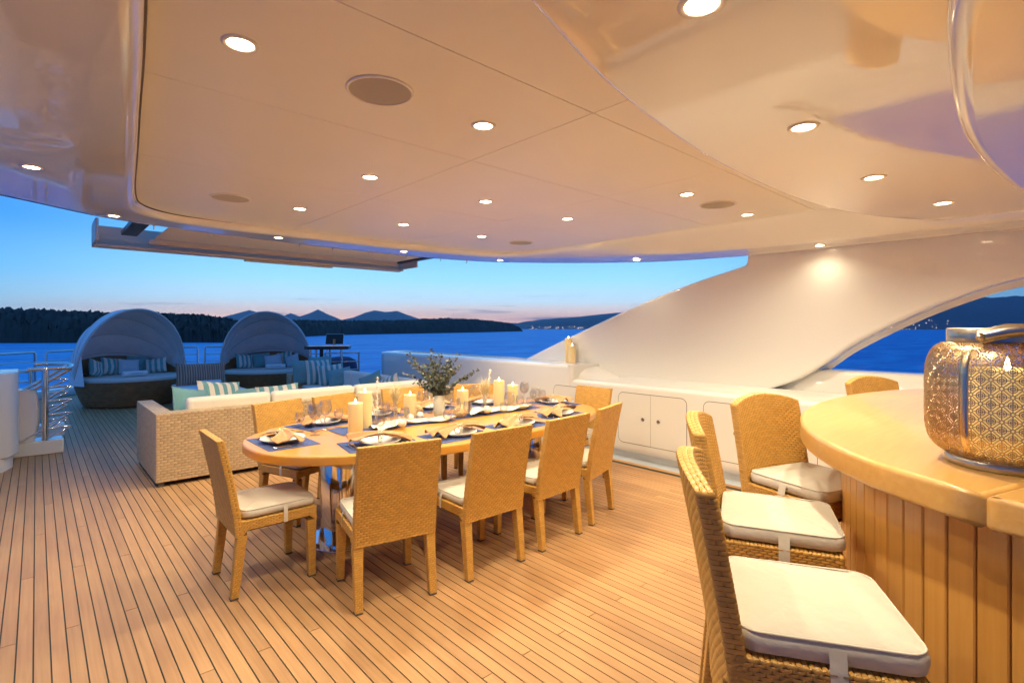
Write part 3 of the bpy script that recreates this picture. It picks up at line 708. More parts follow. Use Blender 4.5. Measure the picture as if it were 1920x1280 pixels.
CH = [  # centre, facing angle, seat phrase
    ((1.05, 3.42), -91, 'left end', 'wicker dining chair standing alone at the left end of the oval table'),
    ((1.52, 2.785), -12, 'first near-side', 'wicker dining chair with its back to the camera, nearest and largest of all'),
    ((2.14, 2.715), -1.5, 'second near-side', 'wicker dining chair on the near side, second from the left'),
    ((2.745, 2.735), 4, 'third near-side', 'wicker dining chair on the near side, third from the left'),
    ((3.31, 2.84), 16, 'fourth near-side', 'wicker dining chair on the near side, last towards the cupboards'),
    ((4.06, 3.50), 88, 'right end', 'wicker dining chair at the right end of the table in front of the cupboards'),
    ((1.61, 4.33), 199, 'first far-side', 'wicker dining chair on the far side, leftmost, backed against the sofa'),
    ((2.14, 4.44), 196, 'second far-side', 'wicker dining chair on the far side, behind the two left candles'),
    ((2.80, 4.50), 175, 'third far-side', 'wicker dining chair on the far side, half hidden behind the eucalyptus vase'),
    ((3.44, 4.30), 150, 'fourth far-side', 'wicker dining chair on the far side, behind the right-hand candles')]
for i, (p, a, seat, lab) in enumerate(CH):
    c = chair0 if i == 0 else copy_tree(chair0)
    c.location = (p[0], p[1], 0); c.rotation_euler = (0, 0, radians(a)); c['label'] = lab; c['group'] = 'wicker chairs round the dining table'

# ------------------------------------------------------------------ dining table
TX, TY, TA, TB, TZ = 2.57, 3.62, 1.57, .84, .75
def oval(a, b, n, e=2.35, cx=0, cy_=0):
    r = []
    for k in range(n):
        t = 2 * pi * k / n; c, s = cos(t), sin(t)
        r.append((cx + a * (abs(c) ** (2 / e)) * (1 if c >= 0 else -1), cy_ + b * (abs(s) ** (2 / e)) * (1 if s >= 0 else -1)))
    return r
tb = thing('dining_table', 'long oval varnished wood dining table on chrome pedestals', 'table', (TX, TY, 0))
MB().prism(oval(TA, TB, 96), TZ - .062, TZ, r=.014, seg=4).build('table_top', 'varnish_top', tb)
MB().prism(oval(TA - .16, TB - .16, 64), TZ - .10, TZ - .0625).build('apron', 'varnish_board', tb)
for px in (-.97, .97):
    pd = MB().prism(oval(.105, .165, 32, 2.2, px, 0), .012, TZ - .1005, r=.002, seg=1).build('pedestal', 'chrome', tb)
    MB().prism(oval(.19, .25, 40, 2.2, px, 0), .0008, .0118, r=.003, seg=2).build('base_plate', 'mirror_base', pd)

# ------------------------------------------------------------------ place settings
mat_me = MB()
mat_me.box(-.235, .235, -.165, .165, 0, .0022)
for s in (-1, 1):
    for k in range(26): mat_me.box(s * .2352, s * .2352 + s * .009, -.16 + k * .0124, -.16 + k * .0124 + .0068, .0004, .0016)
mat_me = mat_me.mesh('placemat', 'navy_cloth')
plate_me = MB().lathe([(.0001, .004), (.070, .004), (.085, .007), (.115, .020), (.137, .030), (.141, .031), (.142, .028), (.118, .013), (.088, .001), (.075, 0), (.0001, 0)], n=40).mesh('plate', 'ceramic')
def napkin_mesh(seed):
    R = random.Random(seed); ph = [R.uniform(0, 6.3) for _ in range(6)]; mb = MB()
    def fn(u, v):
        a = 2 * u - 1; b_ = 2 * v - 1
        wdt = .026 + .070 * abs(a) ** 1.25 * (1.15 if a < 0 else .95)
        y = b_ * wdt + .018 * sin(2.2 * a + ph[3]) * a
        x = a * .165 * (1 - .12 * b_ * b_ * abs(a))
        fold = sin(b_ * 5.2 + ph[0] + a * 1.4) * .010 + sin(b_ * 9.5 + ph[1]) * .005
        z = .045 + fold * (.5 + .8 * abs(a)) + .014 * (1 - abs(a)) - .016 * abs(a) ** 3 + (.012 * (1 - b_ * b_)) + .012 * a * sin(ph[2])
        return (x, y, z)
    mb.grid(fn, 30, 22); mb.grid(lambda u, v: (lambda p: (p[0], p[1] * .97, p[2] - .006))(fn(1 - u, v)), 30, 22)
    return mb.mesh('napkin', 'napkin_cloth')
nap = [napkin_mesh(k) for k in range(4)]
def coral_ring():
    R = random.Random(3); mb = MB(); mb.tube([(0, .034 * cos(a), .012 + .024 * sin(a)) for a in [2 * pi * k / 16 for k in range(16)]], .0045, 6, closed=True)
    for k in range(26):
        a = R.uniform(0, pi); p = Vector((R.uniform(-.012, .012), .03 * cos(a), .018 + .026 * sin(a))); d = Vector((R.uniform(-.6, .6), cos(a), sin(a) + .5)).normalized() * R.uniform(.014, .034)
        mb.tube([p, p + d * .6, p + d + Vector((R.uniform(-.006, .006), 0, 0))], [.0035, .003, .002], 5)
    return mb.mesh('napkin_ring', 'bleached')
ringm = coral_ring()
def fork():
    mb = MB(); mb.tube([(0, -.10, .003), (0, -.04, .004), (0, .03, .006), (0, .045, .005)], [.0042, .003, .0022, .003], 6)
    mb.box(-.011, .011, .044, .062, .003, .006, r=.001, seg=1)
    for k in range(4): mb.box(-.0105 + k * .0063, -.0105 + k * .0063 + .0028, .062, .098, .003, .0055)
    return mb.mesh('fork', 'chrome')
def knife():
    mb = MB(); mb.tube([(0, -.11, .004), (0, -.04, .005), (0, .0, .004)], [.005, .0042, .003], 6); mb.prism([(-.004, .0), (.007, .005), (.0085, .06), (.004, .10), (-.004, .108)], .002, .0045); return mb.mesh('knife', 'chrome')
fork_me, knife_me = fork(), knife()
def glass(h, bowl, r, foot, name):
    st = h - bowl; o = [(.0001, 0), (foot, .0), (foot, .0012), (foot * .5, .003), (.006, .008), (.0036, .02), (.0034, st - .012), (.006, st - .004)]
    pr = [(r * f, st + bowl * z) for f, z in ((.38, .03), (.72, .14), (.95, .32), (1., .48), (.95, .68), (.84, .86), (.76, 1.))]
    inn = [(q - .0013, z + (.002 if i == 0 else 0)) for i, (q, z) in enumerate(pr)][::-1]
    return MB().lathe(o + pr + inn + [(.0001, st + bowl * .035)], n=20).mesh(name, 'glass')
glasses = [('red_wine_glass', glass(.225, .115, .047, .036, 'red_wine_glass'), 'large-bowled wine glass'), ('white_wine_glass', glass(.195, .090, .037, .033, 'white_wine_glass'), 'slimmer wine glass'), ('water_glass', glass(.145, .075, .036, .031, 'water_glass'), 'short water glass')]
SET = [  # mat centre, rotation (local +y = away from the guest), seat phrase, glasses offset sign
    ((1.235, 3.66), -90, 'left end', [(-.075, .25), (-.20, .30), (-.26, .21)]),
    ((1.69, 3.16), -10, 'first near-side', [(.17, .26), (.25, .20), (.08, .235)]), ((2.24, 3.04), 0, 'second near-side', [(.17, .26), (.27, .23), (.08, .235)]),
    ((2.82, 3.03), 3, 'third near-side', [(.17, .26), (.25, .21), (.08, .235)]), ((3.42, 3.15), 16, 'fourth near-side', [(.03, .24), (.12, .22), (-.06, .25)]),
    ((3.91, 3.66), 92, 'right end', [(.16, .26), (.23, .20), (.06, .24)]),
    ((1.70, 4.12), 196, 'first far-side', [(.15, .22), (.21, .15), (.03, .225)]), ((2.20, 4.19), 186, 'second far-side', [(.15, .22), (.21, .15), (.05, .225)]),
    ((2.80, 4.21), 180, 'third far-side', [(.15, .22), (.21, .15), (.05, .225)]), ((3.36, 4.11), 160, 'fourth far-side', [(.15, .22), (.21, .15), (.05, .225)])]
for i, (p, a, seat, gl) in enumerate(SET):
    M = Matrix.Translation((p[0], p[1], TZ)) @ Matrix.Rotation(radians(a), 4, 'Z'); rz = radians(a)
    def at(x, y, z=0.): return M @ Vector((x, y, z))
    ph = ' at the %s seat from the left' % seat if 'side' in seat else ' at the %s of the table' % seat
    tag(put('placemat', mat_me, None, at(0, 0, .0004), (0, 0, rz)), 'fringed navy placemat' + ph, 'placemat', 'navy placemats')
    tag(put('dinner_plate', plate_me, None, at(0, .0, .0028), (0, 0, rz)), 'pale grey dinner plate under the napkin' + ph, 'plate', 'dinner plates')
    sc_ = 1.22; t = thing('napkin', 'tan cloth napkin in a white coral ring' + ph, 'napkin', at(0, .0, .0), rz + radians(random.uniform(-14, 14)), 'tan napkins on the plates')
    put('cloth', nap[i % 4], t).scale = (1.25, 1.2, 1.15); put('coral_ring', ringm, t, (0, 0, .022))
    for k, (xx, me, n_, w_) in enumerate(((-.172, fork_me, 'fork', 'inner fork'), (-.198, fork_me, 'fork', 'outer fork'), (.172, knife_me, 'knife', 'inner knife'), (.197, knife_me, 'knife', 'outer knife'))):
        tag(put(n_, me, None, at(xx, -.01 + random.uniform(-.006, .006), .0028), (0, 0, rz + random.uniform(-.05, .05))), 'silver ' + w_ + ph, n_, n_ + 's on the placemats')
    for (gx, gy), (n_, me, w_) in zip(gl, glasses):
        q = at(gx, gy); tag(put(n_, me, None, (q.x, q.y, TZ + .0006 + (.0025 if False else 0)), (0, 0, 0)), 'clear ' + w_ + ph, 'wine glass' if 'wine' in n_ else 'glass', 'glasses on the dining table')

# ------------------------------------------------------------------ table centre
rn = MB().grid(lambda u, v: (-1.0 + 2.0 * u, -.15 + .3 * v, .0015 + .0012 * sin(9 * u) * sin(3 * v)), 30, 6).build('table_runner', 'navy_cloth', None, (2.62, 3.70, TZ + .002), (0, 0, radians(-1)))
tag(rn, 'navy cloth runner along the middle of the table', 'table runner')
def scarf(name, x0, x1, y, seed, label):
    R = random.Random(seed); ph = [R.uniform(0, 6) for _ in range(5)]; mb = MB()
    def fn(u, v):
        x = x0 + (x1 - x0) * u; w = .07 + .03 * sin(6 * u + ph[0]); b_ = 2 * v - 1
        return (x, y + .05 * sin(7 * u + ph[1]) + b_ * w, TZ + .012 + .018 * (1 + sin(b_ * 6 + 9 * u + ph[2])) * .6 + .012 * (1 + sin(22 * u + ph[3] + 2 * b_)) * .6)
    mb.grid(fn, 70, 12); return tag(mb.build(name, 'gauze'), label, 'cloth', 'gauze cloths on the runner')
scarf('gauze_cloth', 1.85, 2.58, 3.60, 1, 'crumpled cream gauze cloth left of the eucalyptus vase')
scarf('gauze_cloth', 2.78, 3.55, 3.62, 2, 'crumpled cream gauze cloth right of the eucalyptus vase')
def candle(x, y, z, h, r, label, glow=True):
    t = thing('pillar_candle', label, 'candle', (x, y, z + .0008), random.uniform(0, 6), 'cream pillar candles')
    MB().lathe([(.0001, 0), (r * .97, 0), (r, .004), (r, h - .006), (r * .985, h - .001), (r * .95, h), (r * .88, h - .006), (r * .5, h - .012), (.0001, h - .013)], n=32).build('wax_body', 'wax', t)
    MB().lathe([(.0001, h - .014), (.0045, h - .008), (.0080, h + .004), (.0062, h + .014), (.0024, h + .025), (.0001, h + .032)], n=12).build('flame', 'flame', t)
    return t
for (x, y, h, lab) in ((1.71, 3.56, .225, 'lit cream pillar candle, front one of the left pair'), (1.87, 3.73, .275, 'tall lit cream pillar candle, back one of the left pair'),
                       (2.33, 3.83, .205, 'lit cream pillar candle just left of the eucalyptus vase'), (2.86, 3.80, .205, 'lit cream pillar candle just right of the eucalyptus vase'),
                       (3.27, 3.77, .265, 'tall lit cream pillar candle of the right pair'), (3.44, 3.76, .21, 'shorter lit cream pillar candle of the right pair')):
    candle(x, y, TZ + .004, h, .052, lab)
candle(5.42, 4.72, 1.05, .23, .050, 'lit cream pillar candle in front on the white bulwark'); candle(5.50, 4.86, 1.05, .33, .050, 'taller lit cream pillar candle at the back on the white bulwark')
# vase with eucalyptus
vs = thing('eucalyptus_vase', 'stone coloured vase of grey-green eucalyptus in the middle of the table', 'vase', (2.57, 3.75, TZ + .012), 0)
MB().lathe([(.0001, 0), (.042, 0), (.047, .006), (.050, .05), (.050, .12), (.046, .155), (.038, .172), (.037, .18), (.034, .18), (.034, .16), (.0001, .15)], n=32).build('vase', 'vase_ceramic', vs)
R = random.Random(11); stems = MB(); leaves = MB()
disc = [(cos(2 * pi * k / 8), sin(2 * pi * k / 8)) for k in range(8)]
ends = [(-.27, .06, .36), (-.24, -.03, .30), (-.30, .05, .19), (-.06, .0, .40), (.01, .03, .36), (.10, -.02, .33), (.16, .04, .36), (.06, .08, .28), (.29, -.12, .20), (.33, -.10, .235), (-.20, -.05, .12), (-.14, .1, .27), (-.02, -.08, .28), (.12, -.10, .24), (-.12, -.1, .22), (.05, -.02, .27), (-.05, .09, .31), (-.18, .02, .24), (.20, -.05, .27), (-.09, -.04, .35), (.13, .07, .22), (-.22, .09, .28), (.02, -.12, .20)]
Rv = Vector((cos(YAW), -sin(YAW), 0)); Vv = Vector((sin(YAW), cos(YAW), 0))
for ex, ey, ez in ends:
    e = Rv * ex + Vv * ey + Vector((0, 0, .17 + ez)); s0 = Vector((R.uniform(-.015, .015), R.uniform(-.015, .015), .15)); c1 = Vector((e.x * R.uniform(.1, .6), e.y * R.uniform(.1, .6) + R.uniform(-.03, .03), .15 + ez * R.uniform(.45, .9)))
    pts = [s0 * (1 - t) ** 2 + c1 * (2 * t * (1 - t)) + e * t * t for t in [k / 11 for k in range(12)]]
    stems.tube(pts, [.0028 - .0018 * k / 11 for k in range(12)], 5)
    for k in range(4, 28):
        t = k / 27; p = s0 * (1 - t) ** 2 + c1 * (2 * t * (1 - t)) + e * t * t
        for sd in (0, 1):
            n_ = Vector((R.gauss(0, 1), R.gauss(0, 1), R.gauss(.4, .8))).normalized(); u_ = n_.cross(Vector((.3, .5, .8))).normalized(); w_ = n_.cross(u_); rr = R.uniform(.0095, .0175) * (1.15 - .35 * t)
            o = p + u_ * rr * R.uniform(.9, 1.9)
            leaves.add([o + u_ * rr * c + w_ * rr * .85 * s_ + n_ * .15 * rr * (c * c) for c, s_ in disc], [tuple(range(8))], False)
stems.build('stems', 'euca_stem', vs); leaves.build('foliage', 'euca_leaf', vs, kind='stuff')
tag(MB().prism(oval(.135, .085, 32, 2.2), 0, .010, r=.003).build('wooden_tray', 'varnish_top', None, (2.57, 3.75, TZ + .001), (0, 0, -.6)), 'small wooden tray under the eucalyptus vase', 'tray')
# coral balls and shells
def blob(r, seed, bumpy):
    R = random.Random(seed); bm = bmesh.new(); bmesh.ops.create_icosphere(bm, subdivisions=4, radius=r)
    for v in bm.verts:
        d = v.co.normalized(); k = 1 + bumpy * (sin(17 * d.x + seed) * sin(19 * d.y + 2 * seed) * sin(15 * d.z)) ; v.co = d * r * k; v.co.z *= .93
    mb = MB(); bm.verts.index_update(); mb.add([v.co for v in bm.verts], [[v.index for v in f.verts] for f in bm.faces], True); bm.free(); return mb
for (x, y, r, lab) in ((2.44, 3.90, .054, 'rough coral stone ball left of the eucalyptus vase'), (2.70, 3.62, .060, 'rough coral stone ball right of the eucalyptus vase')):
    tag(blob(r, int(x * 100), .09).build('coral_ball', 'coral_stone', None, (x, y, TZ + .05 + r * .1)), lab, 'ornament', 'coral balls')
for (x, y, r, lab) in ((2.24, 3.68, .030, 'small speckled shell ball nearest the left gauze cloth'), (2.36, 3.72, .030, 'small white shell ball beside the speckled one'), (2.06, 3.50, .032, 'white shell on the gauze near the left candles'), (2.95, 3.56, .036, 'pale urchin shell on the right gauze cloth')):
    tag(blob(r, int(x * 77), .05).build('shell_ball', 'shell', None, (x, y, TZ + .030 + r * .5)), lab, 'shell', 'shells on the table')
# dried stems in small glass vases
def bud_vase(x, y, label, kind, seed):
    R = random.Random(seed); t = thing('bud_vase', label, 'vase', (x, y, TZ + .004), 0, 'glass vases with dried stems')
    MB().lathe([(.0001, .001), (.030, .001), (.033, .006), (.034, .045), (.022, .075), (.014, .10), (.015, .115), (.0135, .115), (.0125, .10), (.020, .074), (.031, .045), (.030, .008), (.0001, .006)], n=20).build('glass_vase', 'glass', t)
    if kind == 'coral' or kind == 'both':
        mb = MB(); lean = Vector((R.uniform(-.03, .03) + (.05 if kind == 'both' else 0), 0, 0))
        for q in range(2):
            hgt = .36 - .14 * q; d = lean + Vector((R.uniform(-.03, .05) * (1 + q), R.uniform(-.03, .03), hgt)); p0 = Vector((0, 0, .02))
            mb.tube([p0, p0 + d * .5, p0 + d], [.003, .0025, .0015], 5)
            for k in range(60):
                f = R.uniform(.28, 1); p = p0 + d * f; o = Vector((R.gauss(0, 1), R.gauss(0, 1), R.gauss(.3, .6))).normalized() * R.uniform(.008, .02) * (1.15 - .4 * f)
                mb.tube([p, p + o], [.0028, .0048], 5)
        mb.build('bleached_stem', 'bleached', t, kind='stuff')
    if kind in ('pampas', 'both'):
        mb = MB()
        for q in range(3):
            base = Vector((R.uniform(-.02, .02), R.uniform(-.02, .02), .16)); mb.tube([(0, 0, .02), base], .0016, 4)
            for k in range(110):
                a = R.uniform(0, 2 * pi); sp = R.uniform(.01, .085); d = Vector((cos(a) * sp, sin(a) * sp, R.uniform(.05, .165))); p = base + Vector((0, 0, R.uniform(-.02, .04)))
                n_ = Vector((-sin(a), cos(a), 0)) * .0009
                mb.add([p - n_, p + n_, p + d * .6 + n_, p + d * .6 - n_, p + d + Vector((d.x * .35, d.y * .35, -.012))], [(0, 1, 2, 3), (3, 2, 4)])
        mb.build('grass_plume', 'pampas', t, kind='stuff')
bud_vase(1.98, 3.75, 'small glass vase with a tall bleached coral-like stem right of the left candles', 'coral', 1)
bud_vase(2.15, 3.78, 'small glass vase with feathery cream grass beside the bleached stem', 'pampas', 2)
bud_vase(3.05, 3.72, 'small glass vase with grass plume and white stems near the right candles', 'both', 5)
# two small glass tumblers and a clear dish beside the left stems
for (x, y, lab) in ((2.02, 3.62, 'low clear glass bowl at the foot of the bleached stem'), (2.93, 3.85, 'low clear glass bowl near the right grass plume')):
    tag(MB().lathe([(.0001, .002), (.03, .002), (.045, .02), (.048, .05), (.0465, .05), (.043, .021), (.029, .005), (.0001, .005)], n=24).build('glass_bowl', 'glass', None, (x, y, TZ + .005)), lab, 'bowl', 'glass bowls')

# ------------------------------------------------------------------ bar and stools
BX, BY = 3.62, -.30
bar = thing('bar_counter', 'curved varnished bar counter with vertical board front', 'bar', (BX, BY, 0))
def barpt(a, b, t, e=2.12):
    c, s = cos(t), sin(t); return (a * (abs(c) ** (2 / e)) * (1 if c >= 0 else -1), b * (abs(s) ** (2 / e)) * (1 if s >= 0 else -1))
CT = 1.08
def top_seg(t0, t1):
    p = [barpt(1.86, 1.37, radians(t0 + (t1 - t0) * k / 40)) for k in range(41)] + [barpt(.75, .45, radians(t1 + (t0 - t1) * k / 24)) for k in range(25)]
    MB().prism(p, CT - .092, CT, r=.016, seg=4, smooth=True).build('counter_top', 'bar_top', bar)
top_seg(-30, 161.0); top_seg(161.1, 212)
def barfront(t): return barpt(1.70, 1.19, t)
path = [barfront(radians(-10 + .25 * k)) for k in range(0, 880)]
acc = [0]
for k in range(1, len(path)): acc.append(acc[-1] + math.dist(path[k], path[k - 1]))
def along(s_):
    lo = 0; hi_ = len(acc) - 1
    while hi_ - lo > 1:
        m_ = (lo + hi_) // 2
        if acc[m_] <= s_: lo = m_
        else: hi_ = m_
    f = (s_ - acc[lo]) / max(acc[hi_] - acc[lo], 1e-9); return Vector((path[lo][0] + (path[hi_][0] - path[lo][0]) * f, path[lo][1] + (path[hi_][1] - path[lo][1]) * f))
BW = .088; nb = int(acc[-1] / BW)
for k in range(nb):
    a = along(k * BW + .0028); c = along((k + 1) * BW - .0028); d = (c - a).normalized(); n_ = Vector((d.y, -d.x)); 
    if n_.dot(a) < 0: n_ = -n_
    z0, z1 = .02, CT - .0925; e = .004
    prof = [(a - n_ * .012), a - n_ * .0 * 1, (a + d * e + n_ * e), (c - d * e + n_ * e), c, c - n_ * .012]
    mb = MB(); K2 = len(prof)
    mb.add([(p.x, p.y, z0) for p in prof] + [(p.x, p.y, z1) for p in prof], [(i, i + 1, K2 + i + 1, K2 + i) for i in range(K2 - 1)] + [tuple(range(K2))])
    mb.build('board', 'varnish_board', bar)
mb = MB(); pth = [(p[0] * .988, p[1] * .985) for p in path[::8]]
mb.prism(pth, .0, CT - .093); mb.build('bar_body', 'panel_gap', bar)

def make_stool():
    t = thing('bar_stool', '', 'bar stool'); hw = .245; TU, TV, H = .029, .0140, .0060; SZ = .70
    def zb(x): return 1.145 - .045 * (x / hw) ** 2          # arched top
    def yc(x, z): return -.205 - .10 * max(0, (z - .55) / .6) ** 1.25 + .035 * (x / hw) ** 2
    Z0 = .50
    def P(x, v, off): z = Z0 + (zb(x) - Z0) * v; return (x, yc(x, z) + off, z)
    core = MB(); core.grid(lambda u, v: P((-hw + .004) + u * (2 * hw - .008), v * .992, .018), 12, 12); core.grid(lambda u, v: P((hw - .004) - u * (2 * hw - .008), v * .992, -.018), 12, 12)
    for s in (-1, 1): core.grid(lambda u, v: P(s * (hw - .004), v * .992, -.018 * s + .036 * s * u), 2, 12)
    core.grid(lambda u, v: P((-hw + .004) + u * (2 * hw - .008), .992, .018 - .036 * v), 12, 2)
    back = core.build('backrest', 'wicker_core', t); w = MB(); V = .655
    weave(w, lambda u, v: (P(hw - u, v / V, .022), (0, 1, 0)), 2 * hw, V, TU, TV, H)
    weave(w, lambda u, v: (P(-hw + u, v / V, -.022), (0, -1, 0)), 2 * hw, V, TU, TV, H)
    for s in (-1, 1): weave(w, lambda u, v: (P(s * hw, v / V, s * (-.025 + u)), (s, 0, 0)), .05, V, .053, TV, H)
    weave(w, lambda u, v: (P(-hw + u, 1.0, -.023 + v), (0, 0, 1)), 2 * hw, .046, .024, .0155, H)
    w.build('back_weave', 'wicker_stool', back, kind='stuff')
    fr = MB().box(-hw + .005, hw - .005, -.20, .225, .60, SZ - .006).build('seat_frame', 'wicker_core', t); w = MB()
    def arch(u, Lh): return .585 + .035 * min(1, max(0, (1 - abs(2 * u / Lh - 1)) * 5))
    for s in (-1, 1): weave(w, lambda u, v: ((s * hw, (-.205 + u) if s > 0 else (.23 - u), arch(u, .435) + v / .115 * (SZ - arch(u, .435))), (s, 0, 0)), .435, .115, TU, TV, H)
    weave(w, lambda u, v: ((hw - u, .23, arch(u, 2 * hw) + v / .115 * (SZ - arch(u, 2 * hw))), (0, 1, 0)), 2 * hw, .115, TU, TV, H)
    weave(w, lambda u, v: ((-hw + u, -.19 + v, SZ - .004), (0, 0, 1)), 2 * hw, .42, TU, TV, H)
    w.build('seat_weave', 'wicker_stool', fr, kind='stuff')
    for sx in (-1, 1):
        for sy in (-1, 1):
            top_ = Vector((sx * (hw - .03), -.185 if sy < 0 else .20, .62)); bot = Vector((sx * (hw - .02), -.25 if sy < 0 else .21, 0.)); core = MB()
            def corner(v, i, k=0.): c = bot.lerp(top_, v); a = .021 + .008 * v + k; return c + Vector(((a, -a)[i in (1, 2)], (a, -a)[i in (2, 3)], 0))
            core.grid(lambda u, v: corner(.01 + .99 * v, int(round(u * 4)) % 4, -.003), 4, 3, closeu=True, smooth=False); o = core.build('leg', 'wicker_core', t); w = MB()
            for i in range(4):
                nn = [(0, 1, 0), (-1, 0, 0), (0, -1, 0), (1, 0, 0)][i]
                weave(w, lambda u, v, i=i, nn=nn: (corner(.02 + .98 * v / .62, i).lerp(corner(.02 + .98 * v / .62, (i + 1) % 4), min(1, u / .055)), nn), .055, .61, .029, .0155, .003)
            w.build('leg_weave', 'wicker_stool', o, kind='stuff')
            MB().box(bot.x - .022, bot.x + .022, bot.y - .022, bot.y + .022, .0005, .010, r=.003).build('foot_cap', 'foot_rubber', o)
    MB().tube([(-.2, .205, .22), (.2, .205, .22)], .011, 8).build('footrest', 'steel', t)
    c = pad(MB(), .465, .435, .058, .014, .055, taper=.03).xform(Matrix.Translation((0, .03, SZ + .002))).build('seat_cushion', 'cushion_white', t)
    piping(MB(), .465, .435, SZ + .002 + .0555, .055, taper=.03, dy=.03).build('piping', 'cushion_white', c)
    for s in (-1, 1): MB().grid(lambda u, v: (s * (.235 + .016 * min(1, v * 3)), .02 + .038 * u, SZ + .045 - .15 * v), 3, 6).build('strap', 'cushion_white', c)
    return t
st0 = make_stool()
for i, (x, y, a, lab) in enumerate(((1.60, .55, -149.5, 'honey wicker bar stool nearest the camera at the bottom right corner'), (2.26, .885, -156, 'honey wicker bar stool, second nearest, in the middle of the row'),
                                    (2.97, .97, -198, 'honey wicker bar stool whose backrest front faces the camera by the cupboards'), (4.66, .87, -205, 'bar stool of which only the backrest top shows behind the counter'))):
    c = st0 if i == 0 else copy_tree(st0)
    c.location = (x, y, 0); c.rotation_euler = (0, 0, radians(a)); c['label'] = lab; c['group'] = 'wicker stools at the bar'

# ------------------------------------------------------------------ lantern on the bar
LX, LY = 2.30, .165
lt = thing('lantern', 'big pierced metal lantern with rope handle and candle on the bar', 'lantern', (LX, LY, CT + .001), radians(-86))
LP = catmull([(.150, .028), (.182, .050), (.203, .088), (.209, .15), (.209, .27), (.205, .325), (.190, .368), (.168, .388), (.150, .394)], 6)
lens_ = [0]
for k in range(1, len(LP)): lens_.append(lens_[-1] + math.dist(LP[k], LP[k - 1]))
def lsurf(th, s_):
    s_ = min(max(s_, 0), lens_[-1] - 1e-6); k = 0
    while lens_[k + 1] < s_: k += 1
    f = (s_ - lens_[k]) / (lens_[k + 1] - lens_[k]); r = LP[k][0] + (LP[k + 1][0] - LP[k][0]) * f; z = LP[k][1] + (LP[k + 1][1] - LP[k][1]) * f
    return Vector((r * cos(th), r * sin(th), z))
NC, cs = 56, 2 * pi * 0.2091 / 56; NR = int(lens_[-1] / cs)
csv = lens_[-1] / NR
mb = MB()
def rib(p, q, w=.0013):
    (a0, b0), (a1, b1) = p, q; dx, dy = a1 - a0, b1 - b0; l_ = math.hypot(dx, dy) or 1; nx, ny = -dy / l_ * w, dx / l_ * w
    P4 = []
    for a, b_ in ((a0 + nx, b0 + ny), (a1 + nx, b1 + ny), (a1 - nx, b1 - ny), (a0 - nx, b0 - ny)): P4.append(lsurf(a / 0.2091, b_))
    mb.add(P4, [(0, 1, 2, 3)])
for i in range(NC):
    for j in range(NR):
        ox, oy = i * cs, j * csv; h = cs / 2; cx, cy_ = ox + h, oy + csv / 2
        if (i + j) % 2 == 0:
            oc = [(cx + .46 * cs * cos(pi / 8 + pi / 4 * k), cy_ + .46 * csv * sin(pi / 8 + pi / 4 * k)) for k in range(8)]
            for k in range(8): rib(oc[k], oc[(k + 1) % 8])
            q = .2
            sq = [(cx - q * cs, cy_ - q * csv), (cx + q * cs, cy_ - q * csv), (cx + q * cs, cy_ + q * csv), (cx - q * cs, cy_ + q * csv)]
            for k in range(4): rib(sq[k], sq[(k + 1) % 4])
            rib((cx - .5 * cs, cy_), (cx + .5 * cs, cy_)); rib((cx, cy_ - .5 * csv), (cx, cy_ + .5 * csv))
        else:
            for sx in (-1, 1):
                for sy in (-1, 1): rib((cx + sx * .5 * cs, cy_ + sy * .5 * csv), (cx + sx * .14 * cs, cy_ + sy * .14 * csv))
            dd = [(cx + .26 * cs * cos(pi / 2 * k), cy_ + .26 * csv * sin(pi / 2 * k)) for k in range(4)]
            for k in range(4): rib(dd[k], dd[(k + 1) % 4])
            rib((cx - .5 * cs, cy_), (cx - .26 * cs, cy_)); rib((cx + .5 * cs, cy_), (cx + .26 * cs, cy_)); rib((cx, cy_ - .5 * csv), (cx, cy_ - .26 * csv)); rib((cx, cy_ + .5 * csv), (cx, cy_ + .26 * csv))
lm = mb.build('pierced_body', 'bronze', lt, kind='stuff')
so = lm.modifiers.new('thick', 'SOLIDIFY'); so.thickness = .0016
for k in range(6):
    a = radians(-118 + 60 * k); mb = MB()
    mb.grid(lambda u, v: lsurf(a + (-.013 + .026 * u) / 0.2091, lens_[-1] * v) * 1.0 + Vector((cos(a), sin(a), 0)) * .0018, 3, 40); o = mb.build('vertical_band', 'bronze_band', lt); so = o.modifiers.new('thick', 'SOLIDIFY'); so.thickness = .002
MB().lathe([(.0001, .0), (.155, .0), (.158, .003), (.158, .026), (.152, .030), (.0001, .030)], n=48).build('foot_ring', 'pewter', lt)
MB().lathe([(.138, .388), (.150, .388), (.152, .392), (.152, .436), (.149, .440), (.140, .440), (.138, .436), (.138, .388)], n=48).build('top_ring', 'pewter', lt)
for s in (-1, 1):
    o = MB().tube([(-.06, s * .148, .412), (.0, s * .160, .430), (.05, s * .160, .436)], [.021, .022, .017], 12).build('handle_mount', 'pewter', lt); MB().lathe([(.0001, .0), (.011, .0), (.012, .006), (.007, .012), (.0001, .013)], n=16).xform(Matrix.Translation((-.06, s * .167, .412)) @ Matrix.Rotation(-s * pi / 2, 4, 'X')).build('rivet', 'bronze_band', o)
mb = MB(); hp = catmull([(.045, -.160, .436), (.09, -.157, .432), (.15, -.145, .422), (.215, -.105, .405), (.243, -.04, .392), (.245, .04, .392), (.215, .105, .405), (.15, .145, .422), (.09, .157, .432), (.045, .160, .436)], 10)
